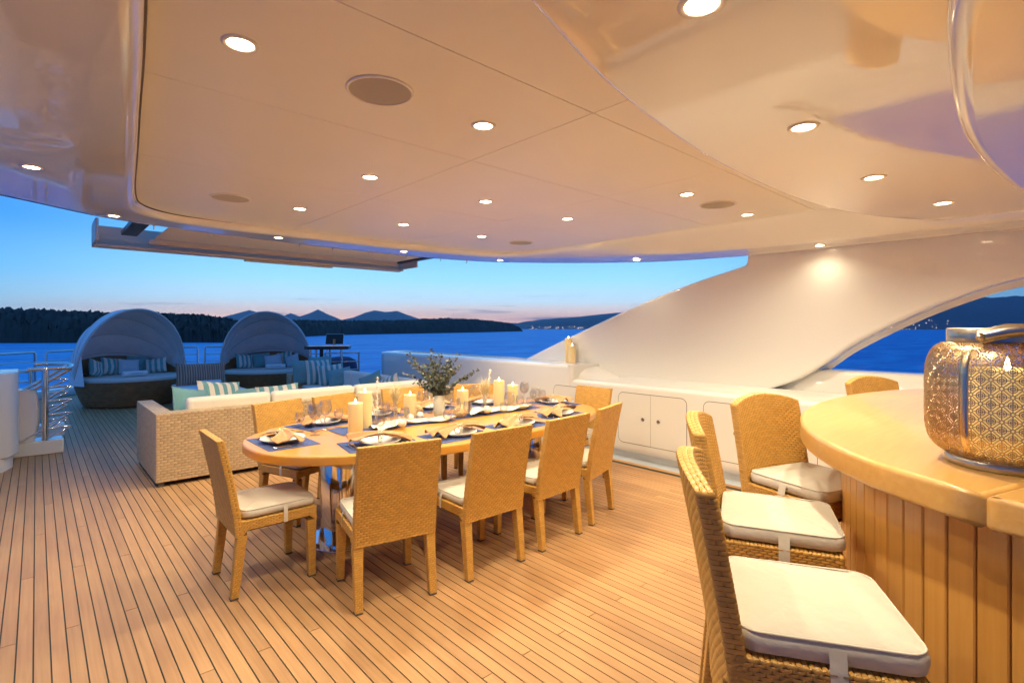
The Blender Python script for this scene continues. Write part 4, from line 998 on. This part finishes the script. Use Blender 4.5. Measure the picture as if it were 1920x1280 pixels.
for q in range(3):
    pts = []
    for k, p in enumerate(hp):
        p = Vector(p); t = (Vector(hp[min(k + 1, len(hp) - 1)]) - Vector(hp[max(k - 1, 0)])).normalized(); u_ = t.cross(Vector((0, 0, 1))).normalized(); w_ = t.cross(u_); a = k * .55 + q * 2 * pi / 3
        pts.append(p + (u_ * cos(a) + w_ * sin(a)) * .0085)
    mb.tube(pts, .0088, 8)
mb.build('rope_handle', 'rope', lt)
cl = thing('lantern_candle', 'thick lit candle standing inside the pierced lantern', 'candle', (LX, LY, CT + .032))
MB().lathe([(.0001, 0), (.108, 0), (.110, .004), (.110, .272), (.106, .278), (.09, .272), (.0001, .265)], n=40).build('wax_body', 'wax_lit', cl)
MB().lathe([(.0001, .264), (.005, .270), (.0085, .284), (.0065, .298), (.0025, .311), (.0001, .318)], n=14).build('flame', 'flame', cl)

# ------------------------------------------------------------------ sofas
def sofa_near():
    x0, x1, y0, y1, hz = .84, 4.66, 5.94, 7.19, .70
    t = thing('wicker_sofa', 'long pale wicker sofa with its back to the dining table', 'sofa', (x0, y0, 0), 0, 'pale wicker sofa group')
    MB().box(.006, x1 - x0 - .006, .006, .17, .05, hz - .006).build('back_frame', 'wicker_core_pale', t)
    MB().box(.006, .14, .171, y1 - y0 - .006, .05, hz - .006).build('arm_frame', 'wicker_core_pale', t)
    MB().box(.141, 3.0, .171, .98, .05, .30).build('seat_frame', 'wicker_core_pale', t)
    for bx0, bx1 in ((0, 1.17), (1.172, 2.4), (2.402, x1 - x0)):
        w = MB(); U = bx1 - bx0; weave(w, lambda u, v: ((bx0 + u, .0, .045 + v), (0, -1, 0)), U, hz - .045, .058, .0265, .0095)
        weave(w, lambda u, v: ((bx0 + u, .0 + v, hz - .004), (0, 0, 1)), U, .175, .058, .0265, .006); w.build('back_weave', 'wicker_pale', t, kind='stuff')
    w = MB(); weave(w, lambda u, v: ((.0, 1.25 - u, .045 + v), (-1, 0, 0)), 1.25, hz - .045, .058, .0265, .006); weave(w, lambda u, v: ((0 + v, 1.25 - u, hz - .004), (0, 0, 1)), 1.08, .145, .058, .0265, .006); weave(w, lambda u, v: ((u, 1.25, .045 + v), (0, 1, 0)), .14, hz - .045, .058, .0265, .006)
    w.build('arm_weave', 'wicker_pale', t, kind='stuff')
    for fx, fy in ((.04, .04), (1.2, .04), (2.4, .04), (.04, 1.2), (3.5, .04)): MB().box(fx - .02, fx + .03, fy - .02, fy + .03, .0005, .05).build('foot', 'foot_rubber', t)
    for a, c in ((.29, 1.10), (1.12, 2.10), (2.12, 3.10)):
        MB().box(a, c, .175, .33, .42, .805, r=.045, seg=4).build('back_cushion', 'cushion_cream', t)
        MB().box(a, c, .335, .97, .302, .42, r=.035, seg=3).build('seat_cushion', 'cushion_cream', t)
    return t
sofa_near()
def sofa_wing():
    t = thing('wicker_sofa', 'pale wicker sofa along the right side, end arm towards the stern', 'sofa', (3.95, 6.95, 0), 0, 'pale wicker sofa group')
    D = 3.75
    MB().box(.62, .80, .006, D, .05, .60).build('back_frame', 'wicker_core_pale', t); MB().box(-.06, .615, .0, D - .14, .05, .28).build('seat_frame', 'wicker_core_pale', t)
    MB().box(-.224, .80, D - .13, D + .10, .05, .60).build('arm_frame', 'wicker_core_pale', t)
    w = MB(); weave(w, lambda u, v: ((-.23 + u, D - .135, .05 + v), (0, -1, 0)), 1.03, .55, .058, .0265, .009); weave(w, lambda u, v: ((-.23, D + .1 - u, .05 + v), (-1, 0, 0)), .235, .55, .058, .0265, .009); weave(w, lambda u, v: ((-.23 + u, D - .135 + v, .603), (0, 0, 1)), 1.03, .235, .058, .0265, .006)
    w.build('arm_weave', 'wicker_pale', t, kind='stuff')
    w = MB(); weave(w, lambda u, v: ((-.065, D - .14 - u, .05 + v), (-1, 0, 0)), D - .14, .24, .058, .0265, .009); w.build('seat_weave', 'wicker_pale', t, kind='stuff')
    for k in range(3):
        a = .03 + k * 1.19; MB().box(.44, .64, a, a + 1.17, .385, .70, r=.05, seg=4).build('back_cushion', 'cushion_cream', t); MB().box(-.05, .615, a, a + 1.17, .283, .385, r=.035, seg=3).build('seat_cushion', 'cushion_cream', t)
sofa_wing()
def scatter(x, y, z, w, h, m, rz, tilt, label, seed, t=.15, cat='cushion', roll=0.):
    o = pillow(MB(), w, h, t, seed).build('scatter_cushion', m, None, (x, y, z)); o.rotation_mode = 'ZXY'; o.rotation_euler = (radians(tilt), radians(roll), radians(rz)); return tag(o, label, cat, 'scatter cushions')
# cushions on the near sofa (tops show above its back)
scatter(1.24, 6.42, .43, .50, .46, 'teal_fabric', 38, -18, 'plain teal cushion in the left corner of the near sofa', 1, .17)
scatter(1.58, 6.66, .43, .52, .50, 'stripe_teal', 20, -20, 'teal and cream striped cushion beside the plain teal one on the near sofa', 2, .17)
scatter(1.88, 6.70, .43, .40, .40, 'teal_fabric', 5, -24, 'small plain teal cushion peeking between two striped ones on the near sofa', 3)
scatter(2.22, 6.62, .43, .50, .42, 'stripe_teal', -8, -24, 'striped cushion showing only its top edge above the near sofa back', 4)
# cushions against the far arm of the wing sofa
scatter(3.96, 10.50, .39, .46, .50, 'teal_fabric', 6, -10, 'plain teal cushion at the far left of the wing sofa pile', 5)
scatter(4.24, 10.40, .39, .54, .50, 'stripe_teal', 0, -12, 'large striped cushion in the middle of the wing sofa pile', 6)
scatter(4.32, 10.54, .39, .46, .56, 'teal_fabric', -14, -8, 'plain teal cushion sticking up behind the large striped one', 7)
scatter(4.34, 10.05, .39, .50, .42, 'stripe_teal', -22, -16, 'lower striped cushion in front of the wing sofa pile', 8)
scatter(4.36, 9.70, .39, .46, .36, 'teal_fabric', -42, -18, 'low plain teal cushion at the right of the wing sofa pile', 9)
scatter(4.28, 8.25, .39, .52, .36, 'teal_fabric', -70, -22, 'plain teal cushion lying along the wing sofa back', 10)
scatter(4.30, 7.62, .39, .46, .36, 'stripe_teal', -74, -22, 'striped cushion nearest along the wing sofa back', 11)

# ------------------------------------------------------------------ canopy daybeds at the stern
def daybed(x, y, rz, label):
    t = thing('canopy_daybed', label, 'daybed', (x, y, 0), radians(rz), 'round canopy daybeds')
    R0, R1, Hs = .80, .97, .50
    def basefn(u, v):
        a = 2 * pi * u; r = R0 + (R1 - R0) * v ** .8; return (r * cos(a), r * .93 * sin(a), .02 + (Hs - .02) * v)
    core = MB().grid(basefn, 48, 8, closeu=True); core.add([basefn(k / 48, 0) for k in range(48)], [tuple(range(47, -1, -1))])
    bs = core.build('base', 'wicker_brown', t); w = MB()
    weave(w, lambda u, v: ((lambda p: (p, Vector((p[0], p[1], 0)).normalized()))(Vector(basefn(u / 5.55, v / .5)))), 5.55, .5, .075, .036, .004); w.build('base_weave', 'wicker_brown', bs, kind='stuff')
    # raised back rim
    def rim(u, v): a = pi * (.02 + .96 * u); hgt = .44 * sin(a) ** .7; return ((R1 - .02 + .03 * v) * cos(a), (R1 - .02 + .03 * v) * .93 * sin(a), Hs + hgt * v)
    MB().grid(rim, 30, 6).grid(lambda u, v: (lambda p: (p[0] * .955, p[1] * .955, p[2]))(rim(1 - u, v)), 30, 6).build('back_rim', 'wicker_brown', t)
    MB().prism([(.90 * cos(2 * pi * k / 48), .90 * .92 * sin(2 * pi * k / 48)) for k in range(48)], Hs - .06, Hs + .06, r=.045, seg=4).build('mattress', 'cushion_white', t)
    # canopy: hoops hinged at both sides, cloth slack between them
    hoops = [radians(a) for a in (80, 97, 115, 135, 156)]; Ln = [1.36, 1.35, 1.30, 1.20, 1.08]
    def hoop(phi, b_, th, k=1.): return Vector((.98 * k * cos(th), -b_ * k * sin(th) ** .92 * cos(phi), Hs + .06 + b_ * k * sin(th) ** .92 * sin(phi)))
    nv = 8; cl_ = MB(); segs = len(hoops) - 1
    def cloth(u, v):
        th = pi * u; f = v * segs; i = min(int(f), segs - 1); fr_ = f - i; phi = hoops[i] + (hoops[i + 1] - hoops[i]) * fr_; b_ = Ln[i] + (Ln[i + 1] - Ln[i]) * fr_
        sag = 1 - .035 * sin(pi * fr_) * sin(th) + .006 * sin(40 * u + 5 * i) * sin(pi * fr_)
        return hoop(phi, b_ * sag, th, 1.)
    cl_.grid(cloth, 61, segs * nv + 1); cn = cl_.build('canopy', 'canopy_fabric', t)
    # skirt from the last hoop down over the base rim and the side flaps
    MB().grid(lambda u, v: (lambda p: Vector((p.x * (1 + .02 * v), p.y * (1 + .015 * v) - .0, p.z - (p.z - .46) * v + .012 * sin(50 * u) * v)))(hoop(hoops[-1], Ln[-1], pi * u)), 61, 6).build('canopy_skirt', 'canopy_fabric', cn)
    for i in range(len(hoops)): MB().tube([hoop(hoops[i], Ln[i] * .995, pi * k / 48) for k in range(49)], .022 if i == 0 else .010, 8).build('hoop', 'canopy_piping', cn)
    for s in (-1, 1):
        def flap(u, v): p = hoop(hoops[0] + (hoops[-1] - hoops[0]) * u, Ln[0] + (Ln[-1] - Ln[0]) * u, .0 if s > 0 else pi); a = radians(-20 + 110 * u); e = Vector((s * .99 * cos(a) ** .5 if cos(a) > 0 else 0, .95 * sin(a), .44)); q = hoop(hoops[0] + (hoops[-1] - hoops[0]) * u, Ln[0] + (Ln[-1] - Ln[0]) * u, .34 if s > 0 else pi - .34); return q.lerp(e, v) + Vector((s * .015 * sin(9 * u), .015 * sin(7 * u + 2 * v), 0))
        MB().grid(flap, 16, 8).build('side_flap', 'canopy_fabric', cn)
    return t
dA = daybed(1.46, 13.0, 19, 'white canopied round daybed at the left by the stair rail')
dB = daybed(4.03, 13.0, -25, 'white canopied round daybed right of the striped bench')
def bed_pillow(d, x, y, w, h, m, rz, label, seed, tilt=-18):
    M = Matrix.Translation(d.location) @ Matrix.Rotation(d.rotation_euler[2], 4, 'Z'); q = M @ Vector((x, y, .565)); scatter(q.x, q.y, q.z, w, h, m, rz + math.degrees(d.rotation_euler[2]), tilt, label, seed)
for d, w_ in ((dA, 'left'), (dB, 'right')):
    bed_pillow(d, -.52, .30, .42, .34, 'stripe_teal', 40, 'striped cushion at the left inside the %s daybed' % w_, 21)
    bed_pillow(d, -.18, .48, .40, .36, 'teal_fabric' if w_ == 'right' else 'stripe_teal', 10, ('plain teal' if w_ == 'right' else 'second striped') + ' cushion left of centre inside the %s daybed' % w_, 22)
    bed_pillow(d, .10, .38, .40, .32, 'pale_fabric', 0, 'plain pale blue cushion inside the %s daybed' % w_, 23)
    bed_pillow(d, .34, .52, .40, .38, 'teal_fabric' if w_ == 'left' else 'stripe_teal', -14, ('plain teal' if w_ == 'left' else 'tall striped') + ' cushion behind, inside the %s daybed' % w_, 24)
    bed_pillow(d, .55, .26, .42, .32, 'stripe_teal' if w_ == 'left' else 'pale_fabric', -42, ('striped' if w_ == 'left' else 'pale') + ' cushion at the right inside the %s daybed' % w_, 25)
def towel(x, y, z, rz, label, L_=.42):
    t = thing('rolled_towel', label, 'towel', (x, y, z + .058), radians(rz), 'rolled white towels')
    pts = [(.056 * cos(2 * pi * k / 20), .056 * sin(2 * pi * k / 20)) for k in range(20)]
    MB().prism(pts, -L_ / 2, L_ / 2, r=.012, seg=3).xform(Matrix.Rotation(pi / 2, 4, 'Y')).build('towel_roll', 'towel_white', t)
    mb = MB()
    for k in range(9):                      # small embroidered line of lettering, too small to read
        x0 = -.12 + k * .027; mb.box(x0, x0 + .004, -.0585, -.0565, -.002, .022); 
        if k % 2: mb.box(x0 + .004, x0 + .014, -.0585, -.0565, .008, .012)
        if k % 3: mb.box(x0 + .013, x0 + .017, -.0585, -.0565, -.002, .022)
    mb.build('embroidery', 'towel_print', t)
def bedpt(d, x, y): return Matrix.Translation(d.location) @ Matrix.Rotation(d.rotation_euler[2], 4, 'Z') @ Vector((x, y, .56))
q = bedpt(dA, -.12, -.30); towel(q.x, q.y, .56, 14, 'rolled white towel lying in the left daybed'); q = bedpt(dB, .20, -.10); towel(q.x, q.y, .56, -22, 'rolled white towel lying in the right daybed')
# chaise bench between the daybeds
bn = thing('chaise_bench', 'low brown wicker chaise with grey pad between the two daybeds', 'bench', (2.42, 11.15, 0))
MB().box(-.42, .46, -1.05, 1.05, .06, .30, r=.01).build('bench_base', 'wicker_brown', bn); MB().box(-.44, .48, -1.07, 1.07, .302, .40, r=.03, seg=3).build('bench_pad', 'canopy_fabric', bn)
for sx in (-.36, .40):
    for sy in (-.98, .98): MB().box(sx - .03, sx + .03, sy - .03, sy + .03, .0005, .06).build('foot', 'dark_metal', bn)
scatter(2.42, 11.75, .40, .90, .44, 'stripe_brown', 2, -14, 'wide brown striped bolster cushion on the chaise between the daybeds', 31, .2)
towel(2.48, 11.42, .40, 0, 'rolled white towel on the brown chaise', .40)

# ------------------------------------------------------------------ stern railing in separate sections
def rail_section(x0, x1, label, closed=True, zt=1.0):
    t = thing('railing_section', label, 'railing', ((x0 + x1) / 2, stern_y((x0 + x1) / 2), 0), 0, 'stainless stern railing')
    o = Vector(((x0 + x1) / 2, stern_y((x0 + x1) / 2), 0)); n_ = 10; P = [Vector((x0 + (x1 - x0) * k / n_, stern_y(x0 + (x1 - x0) * k / n_) + .08, 0)) - o for k in range(n_ + 1)]
    U = Vector((0, 0, 1))
    MB().tube([P[0] + U * .16] + [P[0] + U * (zt - .05)] + [P[0].lerp(P[1], .15) + U * zt] + [p + U * zt for p in P[1:-1]] + [P[-1].lerp(P[-2], .15) + U * zt] + [P[-1] + U * (zt - .05)] + [P[-1] + U * .16], .024, 8).build('frame', 'steel', t)
    for z in (.40, .60, .80): MB().tube([p + U * z for p in P], .012, 6).build('rail', 'steel', t)
rail_section(-1.35, -.02, 'stainless stern railing section at the far left edge'); rail_section(.16, 1.60, 'stainless stern railing section behind the left daybed'); rail_section(1.78, 3.30, 'stainless stern railing section behind the chaise bench'); rail_section(3.46, 5.05, 'stainless stern railing section behind the right daybed'); rail_section(5.18, 5.95, 'stainless stern railing section right of the right daybed')

# ------------------------------------------------------------------ port side: locker, stair coaming and handrail
lk = thing('white_locker', 'white moulded locker cut by the left edge of the picture', 'locker', (-.6, 7.9, 0))
MB().prism([(-1.2, -.9), (.38, -.22), (.455, .02), (.455, .5), (-1.2, .5)], .14, 1.045, r=.02).build('locker_body', 'gelcoat', lk); MB().prism([(-1.2, -.9), (.34, -.22), (.41, .0), (.41, .5), (-1.2, .5)], .0005, .139).build('locker_plinth', 'gelcoat', lk)
co = thing('stair_coaming', 'low white coaming around the stair opening at left', 'coaming', (.0, 9.0, 0))
MB().box(-.55, .25, -.58, -.28, .0005, .17, r=.012).build('coaming_wall', 'gelcoat', co); MB().box(-.10, .30, .74, .96, .0005, .17, r=.012).build('coaming_wall', 'gelcoat', co); MB().box(-.55, -.12, -.27, .95, .0008, .16, r=.01).build('stairwell_cover', 'gelcoat', co)
wl = thing('moulded_wash_box', 'rounded white moulded box between locker and stair rail', 'deck box', (-.06, 8.55, .172))
MB().grid(lambda u, v: (lambda a: (-.10 + (.17 if cos(a) > 0 else .08) * (abs(cos(a)) ** .45) * (1 if cos(a) > 0 else -1) * (.62 + .55 * sin(pi * min(1, .12 + v * .72)) ** .8), .0 + .14 * (abs(sin(a)) ** .5) * (1 if sin(a) > 0 else -1), .0 + .62 * v))(2 * pi * u), 40, 14, closeu=True).add([(-.25, -.14, .618), (.06, -.14, .618), (.06, .14, .618), (-.25, .14, .618)], [(0, 1, 2, 3)]).build('box_shell', 'gelcoat', wl)
sr = thing('stair_rail', 'chrome stair guard rail with zigzag bars at left', 'railing', (.08, 8.45, 0))
MB().tube([(0, .0, .17), (0, .0, 1.02)], .034, 14).build('post', 'chrome', sr)
MB().tube([(-.16, .0, 1.03), (0, .0, 1.03), (.12, .01, 1.03), (.22, .03, 1.03), (.25, .12, 1.05), (.20, .20, 1.07), (.0, .22, 1.08), (-.10, .20, 1.08)], .024, 10).build('top_rail', 'chrome', sr)
MB().tube([(.24, .06, 1.02), (.0, .02, .86), (-.24, .0, .70)], .022, 10).build('handrail', 'chrome', sr); MB().tube([(.20, .16, 1.05), (-.04, .14, .88), (-.28, .12, .72)], .022, 10).build('handrail', 'chrome', sr)
for k in range(4):
    z = .80 - .165 * k
    MB().tube([(.0, .0, z), (.20, .02, z + .01), (.245, .03, z + .005), (.20, .02, z - .015), (.03, .02, z - .12)], .014, 8).build('bar', 'chrome', sr); MB().tube([(.0, .30, z + .07), (.18, .32, z + .08), (.215, .33, z + .07), (.18, .32, z + .05), (.03, .30, z - .03)], .014, 8).build('bar', 'chrome', sr)
MB().tube([(-.02, 0, .30), (-.22, -.05, .19)], .012, 6).build('brace', 'chrome', sr); MB().tube([(.0, .30, .17), (.0, .30, .95)], .020, 10).build('post', 'chrome', sr)
s2 = thing('stair_rail', 'lower chrome stair handrail above the white locker at left', 'railing', (-.4, 9.6, 0))
MB().tube([(-.9, 0, .94), (.36, .0, .94)], .024, 8).build('top_rail', 'chrome', s2); MB().tube([(.34, .0, .17), (.34, .0, .95)], .024, 8).build('post', 'chrome', s2)
for z in (.80, .52): MB().tube([(-.9, 0, z), (.34, .0, z)], .014, 8).build('rail', 'chrome', s2)

# ------------------------------------------------------------------ console with screen, boarding rail and covered box
cs_ = thing('music_console', 'black stand-up console on metal legs near the stern', 'console', (4.62, 10.95, 0), radians(-32))
MB().prism([(-.46, -.06), (-.30, -.26), (.42, -.26), (.46, -.20), (.46, .26), (-.30, .26)], 1.07, 1.14, r=.012).build('console_top', 'black_top', cs_)
for x, y in ((-.32, -.16), (-.26, .18), (.02, .2)): MB().tube([(x, y, .001), (x, y, 1.07)], .024, 10).build('leg', 'steel', cs_)
MB().box(-.035, .035, -.02, .02, .0005, 1.068, M=Matrix.Translation((-.08, -.1, 0)) @ Matrix.Shear('XY', 4, (-.16, 0)) if False else Matrix.Translation((-.1, -.12, 0))).build('leg', 'dark_metal', cs_)
MB().tube([(.34, -.1, .001), (.30, -.1, 1.07)], .024, 10).build('leg', 'steel', cs_)
tb_ = thing('tablet', 'black tablet screen tilted on a wooden stand on the console', 'tablet', (4.74, 10.88, 1.1415), radians(-32))
sc = MB().box(-.18, .18, -.006, .006, .0, .24, r=.005).build('screen', 'screen_black', tb_, (0, .02, .035)); sc.rotation_euler = (radians(-28), radians(0), 0)
ed = MB(); ed.box(-.186, .186, -.0045, .0045, -.006, .246, r=.004); e2 = ed.build('bezel', 'steel', tb_, (0, .0225, .035)); e2.rotation_euler = (radians(-28), 0, 0)
st_ = MB().box(-.028, .028, -.07, -.052, .0005, .13, r=.004).build('stand', 'wood_stand', tb_, (0, .035, 0)); st_.rotation_euler = (radians(-20), 0, 0)
bg_ = thing('boarding_rail', 'stainless boarding rail behind the console', 'railing', (5.05, 11.3, 0), radians(-20))
for x in (-.30, .42): MB().tube([(x, 0, .001), (x, 0, .98)], .020, 8).build('post', 'steel', bg_)
for z in (.40, .58, .76, .96): MB().tube([(-.30, 0, z), (.42, .0, z)], .013, 8).build('rail', 'steel', bg_)
cv = thing('covered_box', 'dark blue covered deck box beside the end of the bulwark', 'deck box', (5.45, 12.1, 0), radians(-15))
MB().grid(lambda u, v: (lambda a, r: (.42 * r * (abs(cos(a)) ** .6) * (1 if cos(a) > 0 else -1), .5 * r * (abs(sin(a)) ** .6) * (1 if sin(a) > 0 else -1), .88 * (1 - (1 - v) ** 1) if v < .8 else .704 + .14 * sin((v - .8) * 5 * pi / 2)))(2 * pi * u, 1 - .25 * v if v < .8 else .8 * cos((v - .8) * 5 * pi / 2 * .98)), 36, 14, closeu=True).build('cover', 'dark_cover', cv)
MB().tube([(-.34, -.34, .30), (0, -.40, .62), (.34, -.34, .34)], .012, 6).build('lashing', 'dark_metal', cv)

# ------------------------------------------------------------------ sea, headland, mountains, town
SEA = -5.6
structure(MB().add([(-8000, -8000, SEA), (8000, -8000, SEA), (8000, 8000, SEA), (-8000, 8000, SEA)], [(0, 1, 2, 3)]).build('sea', 'sea_water'))
def hd(px, d):       # bearing given as a picture column at depth d
    k = (px - 960) / 978; return Vector((sin(YAW) + cos(YAW) * k, cos(YAW) - sin(YAW) * k, 0)) * d
def fbm(x, s, o=4):
    v = 0; a = 1; f = 1
    for k in range(o): v += a * sin(x * f + s * (k + 1) * 1.7) * sin(x * f * .61 + s * 2.3 + k); a *= .55; f *= 2.13
    return v
def lin(P, n):
    r_ = []
    for a, b_ in zip(P, P[1:]): r_ += [tuple(x + (y - x) * k / n for x, y in zip(a, b_)) for k in range(n)]
    return r_ + [P[-1]]
def ridge(name, m, spec, depth, rough_, seed, n=260, bump=0., rows=14, sharp=False):
    """spec rows: picture column, shore distance, top height above the sea"""
    c = (lin if sharp else catmull)(spec, max(2, n // (len(spec) - 1))); mb = MB(); R = random.Random(seed); vs = []; K = rows
    for i, (px, d, h) in enumerate(c):
        for j in range(K):
            f = j / (K - 1); p = hd(px, d + depth * f); hh = h * (sin(min(1, f * 1.55) * pi / 2) ** .55 if f < .65 else cos((f - .65) / .35 * pi / 2) ** .7)
            hh *= 1 + rough_ * fbm(px * .03 + j * .9, seed) * min(1, f * 3); hh += bump * R.uniform(-.5, 1) * (1 if 0 < j < K - 1 else 0) * min(1, h / 6)
            vs.append((p.x + (R.uniform(-1, 1) * bump * .5 if 0 < j else 0), p.y + (R.uniform(-1, 1) * bump * .5 if 0 < j else 0), SEA - .5 + max(hh, 0)))
    mb.add(vs, [(i * K + j, (i + 1) * K + j, (i + 1) * K + j + 1, i * K + j + 1) for i in range(len(c) - 1) for j in range(K - 1)], True)
    return structure(mb.build(name, m))
ridge('headland', 'hill_wood', [(-700, 250, 17), (-300, 248, 18), (-100, 247, 17.5), (60, 248, 17.3), (200, 252, 15.6), (300, 255, 14.6), (375, 258, 13.8), (430, 262, 11.4), (500, 330, 12.0), (575, 440, 14), (660, 560, 15.6), (760, 660, 18.0), (860, 800, 22), (920, 940, 20), (955, 1080, 17), (972, 1120, 9), (980, 1140, 1)], 70, .05, 3, n=640, bump=1.9, rows=18)
ridge('mountain_range', 'far_rock', [(280, 5600, 100), (350, 5600, 110), (415, 5600, 130), (450, 5600, 186), (468, 5600, 212), (488, 5600, 176), (520, 5600, 120), (545, 5600, 176), (562, 5600, 140), (580, 5600, 172), (596, 5600, 214), (616, 5600, 160), (640, 5600, 100), (662, 5600, 130), (684, 5600, 184), (702, 5600, 212), (722, 5600, 190), (744, 5600, 206), (762, 5600, 166), (790, 5600, 110), (900, 5600, 90), (980, 5600, 60)], 600, .025, 5, n=380, sharp=True)
ridge('far_hills', 'far_rock', [(900, 3600, 10), (960, 3600, 40), (990, 3600, 62), (1040, 3600, 85), (1080, 3600, 98), (1120, 3600, 112), (1160, 3600, 128), (1250, 3600, 140), (1400, 3500, 150), (1550, 3000, 160), (1700, 2600, 170), (1850, 2400, 178), (2000, 2300, 185), (2150, 2250, 188)], 900, .05, 8, n=380)
# lights of the town along the far shore
R = random.Random(5); mb = MB()
for k in range(350):
    if k < 300: px = R.uniform(1660, 2050); d = 2560 - (px - 1660) * .5 + R.uniform(10, 150); z = SEA + 2 + (R.random() ** 2.2) * 45
    else: px = R.uniform(985, 1120); d = 3590 + R.uniform(5, 70); z = SEA + 2 + R.random() ** 2 * 22
    p = hd(px, d - 25); s_ = R.uniform(.5, 1.4); mb.box(p.x - s_, p.x + s_, p.y - s_, p.y + s_, z - s_ * .5, z + s_ * .5)
o = mb.build('town_lights', 'town_light', kind='stuff')

# ------------------------------------------------------------------ evening haze over the bay
hm = bpy.data.materials.new('haze'); hm.use_nodes = True; ht = hm.node_tree
for n in list(ht.nodes): ht.nodes.remove(n)
ho = ht.nodes.new('ShaderNodeOutputMaterial'); hv = ht.nodes.new('ShaderNodeVolumePrincipled'); hv.inputs['Color'].default_value = (.90, .93, 1.0, 1); hv.inputs['Density'].default_value = 9.0e-5
ht.links.new(hv.outputs[0], ho.inputs['Volume']); MATS['haze'] = hm
hz = MB().box(-8100, 8100, -8100, 8100, SEA - 2, 260).build('haze', 'haze', kind='stuff'); hz['label'] = 'thin evening haze over the bay'
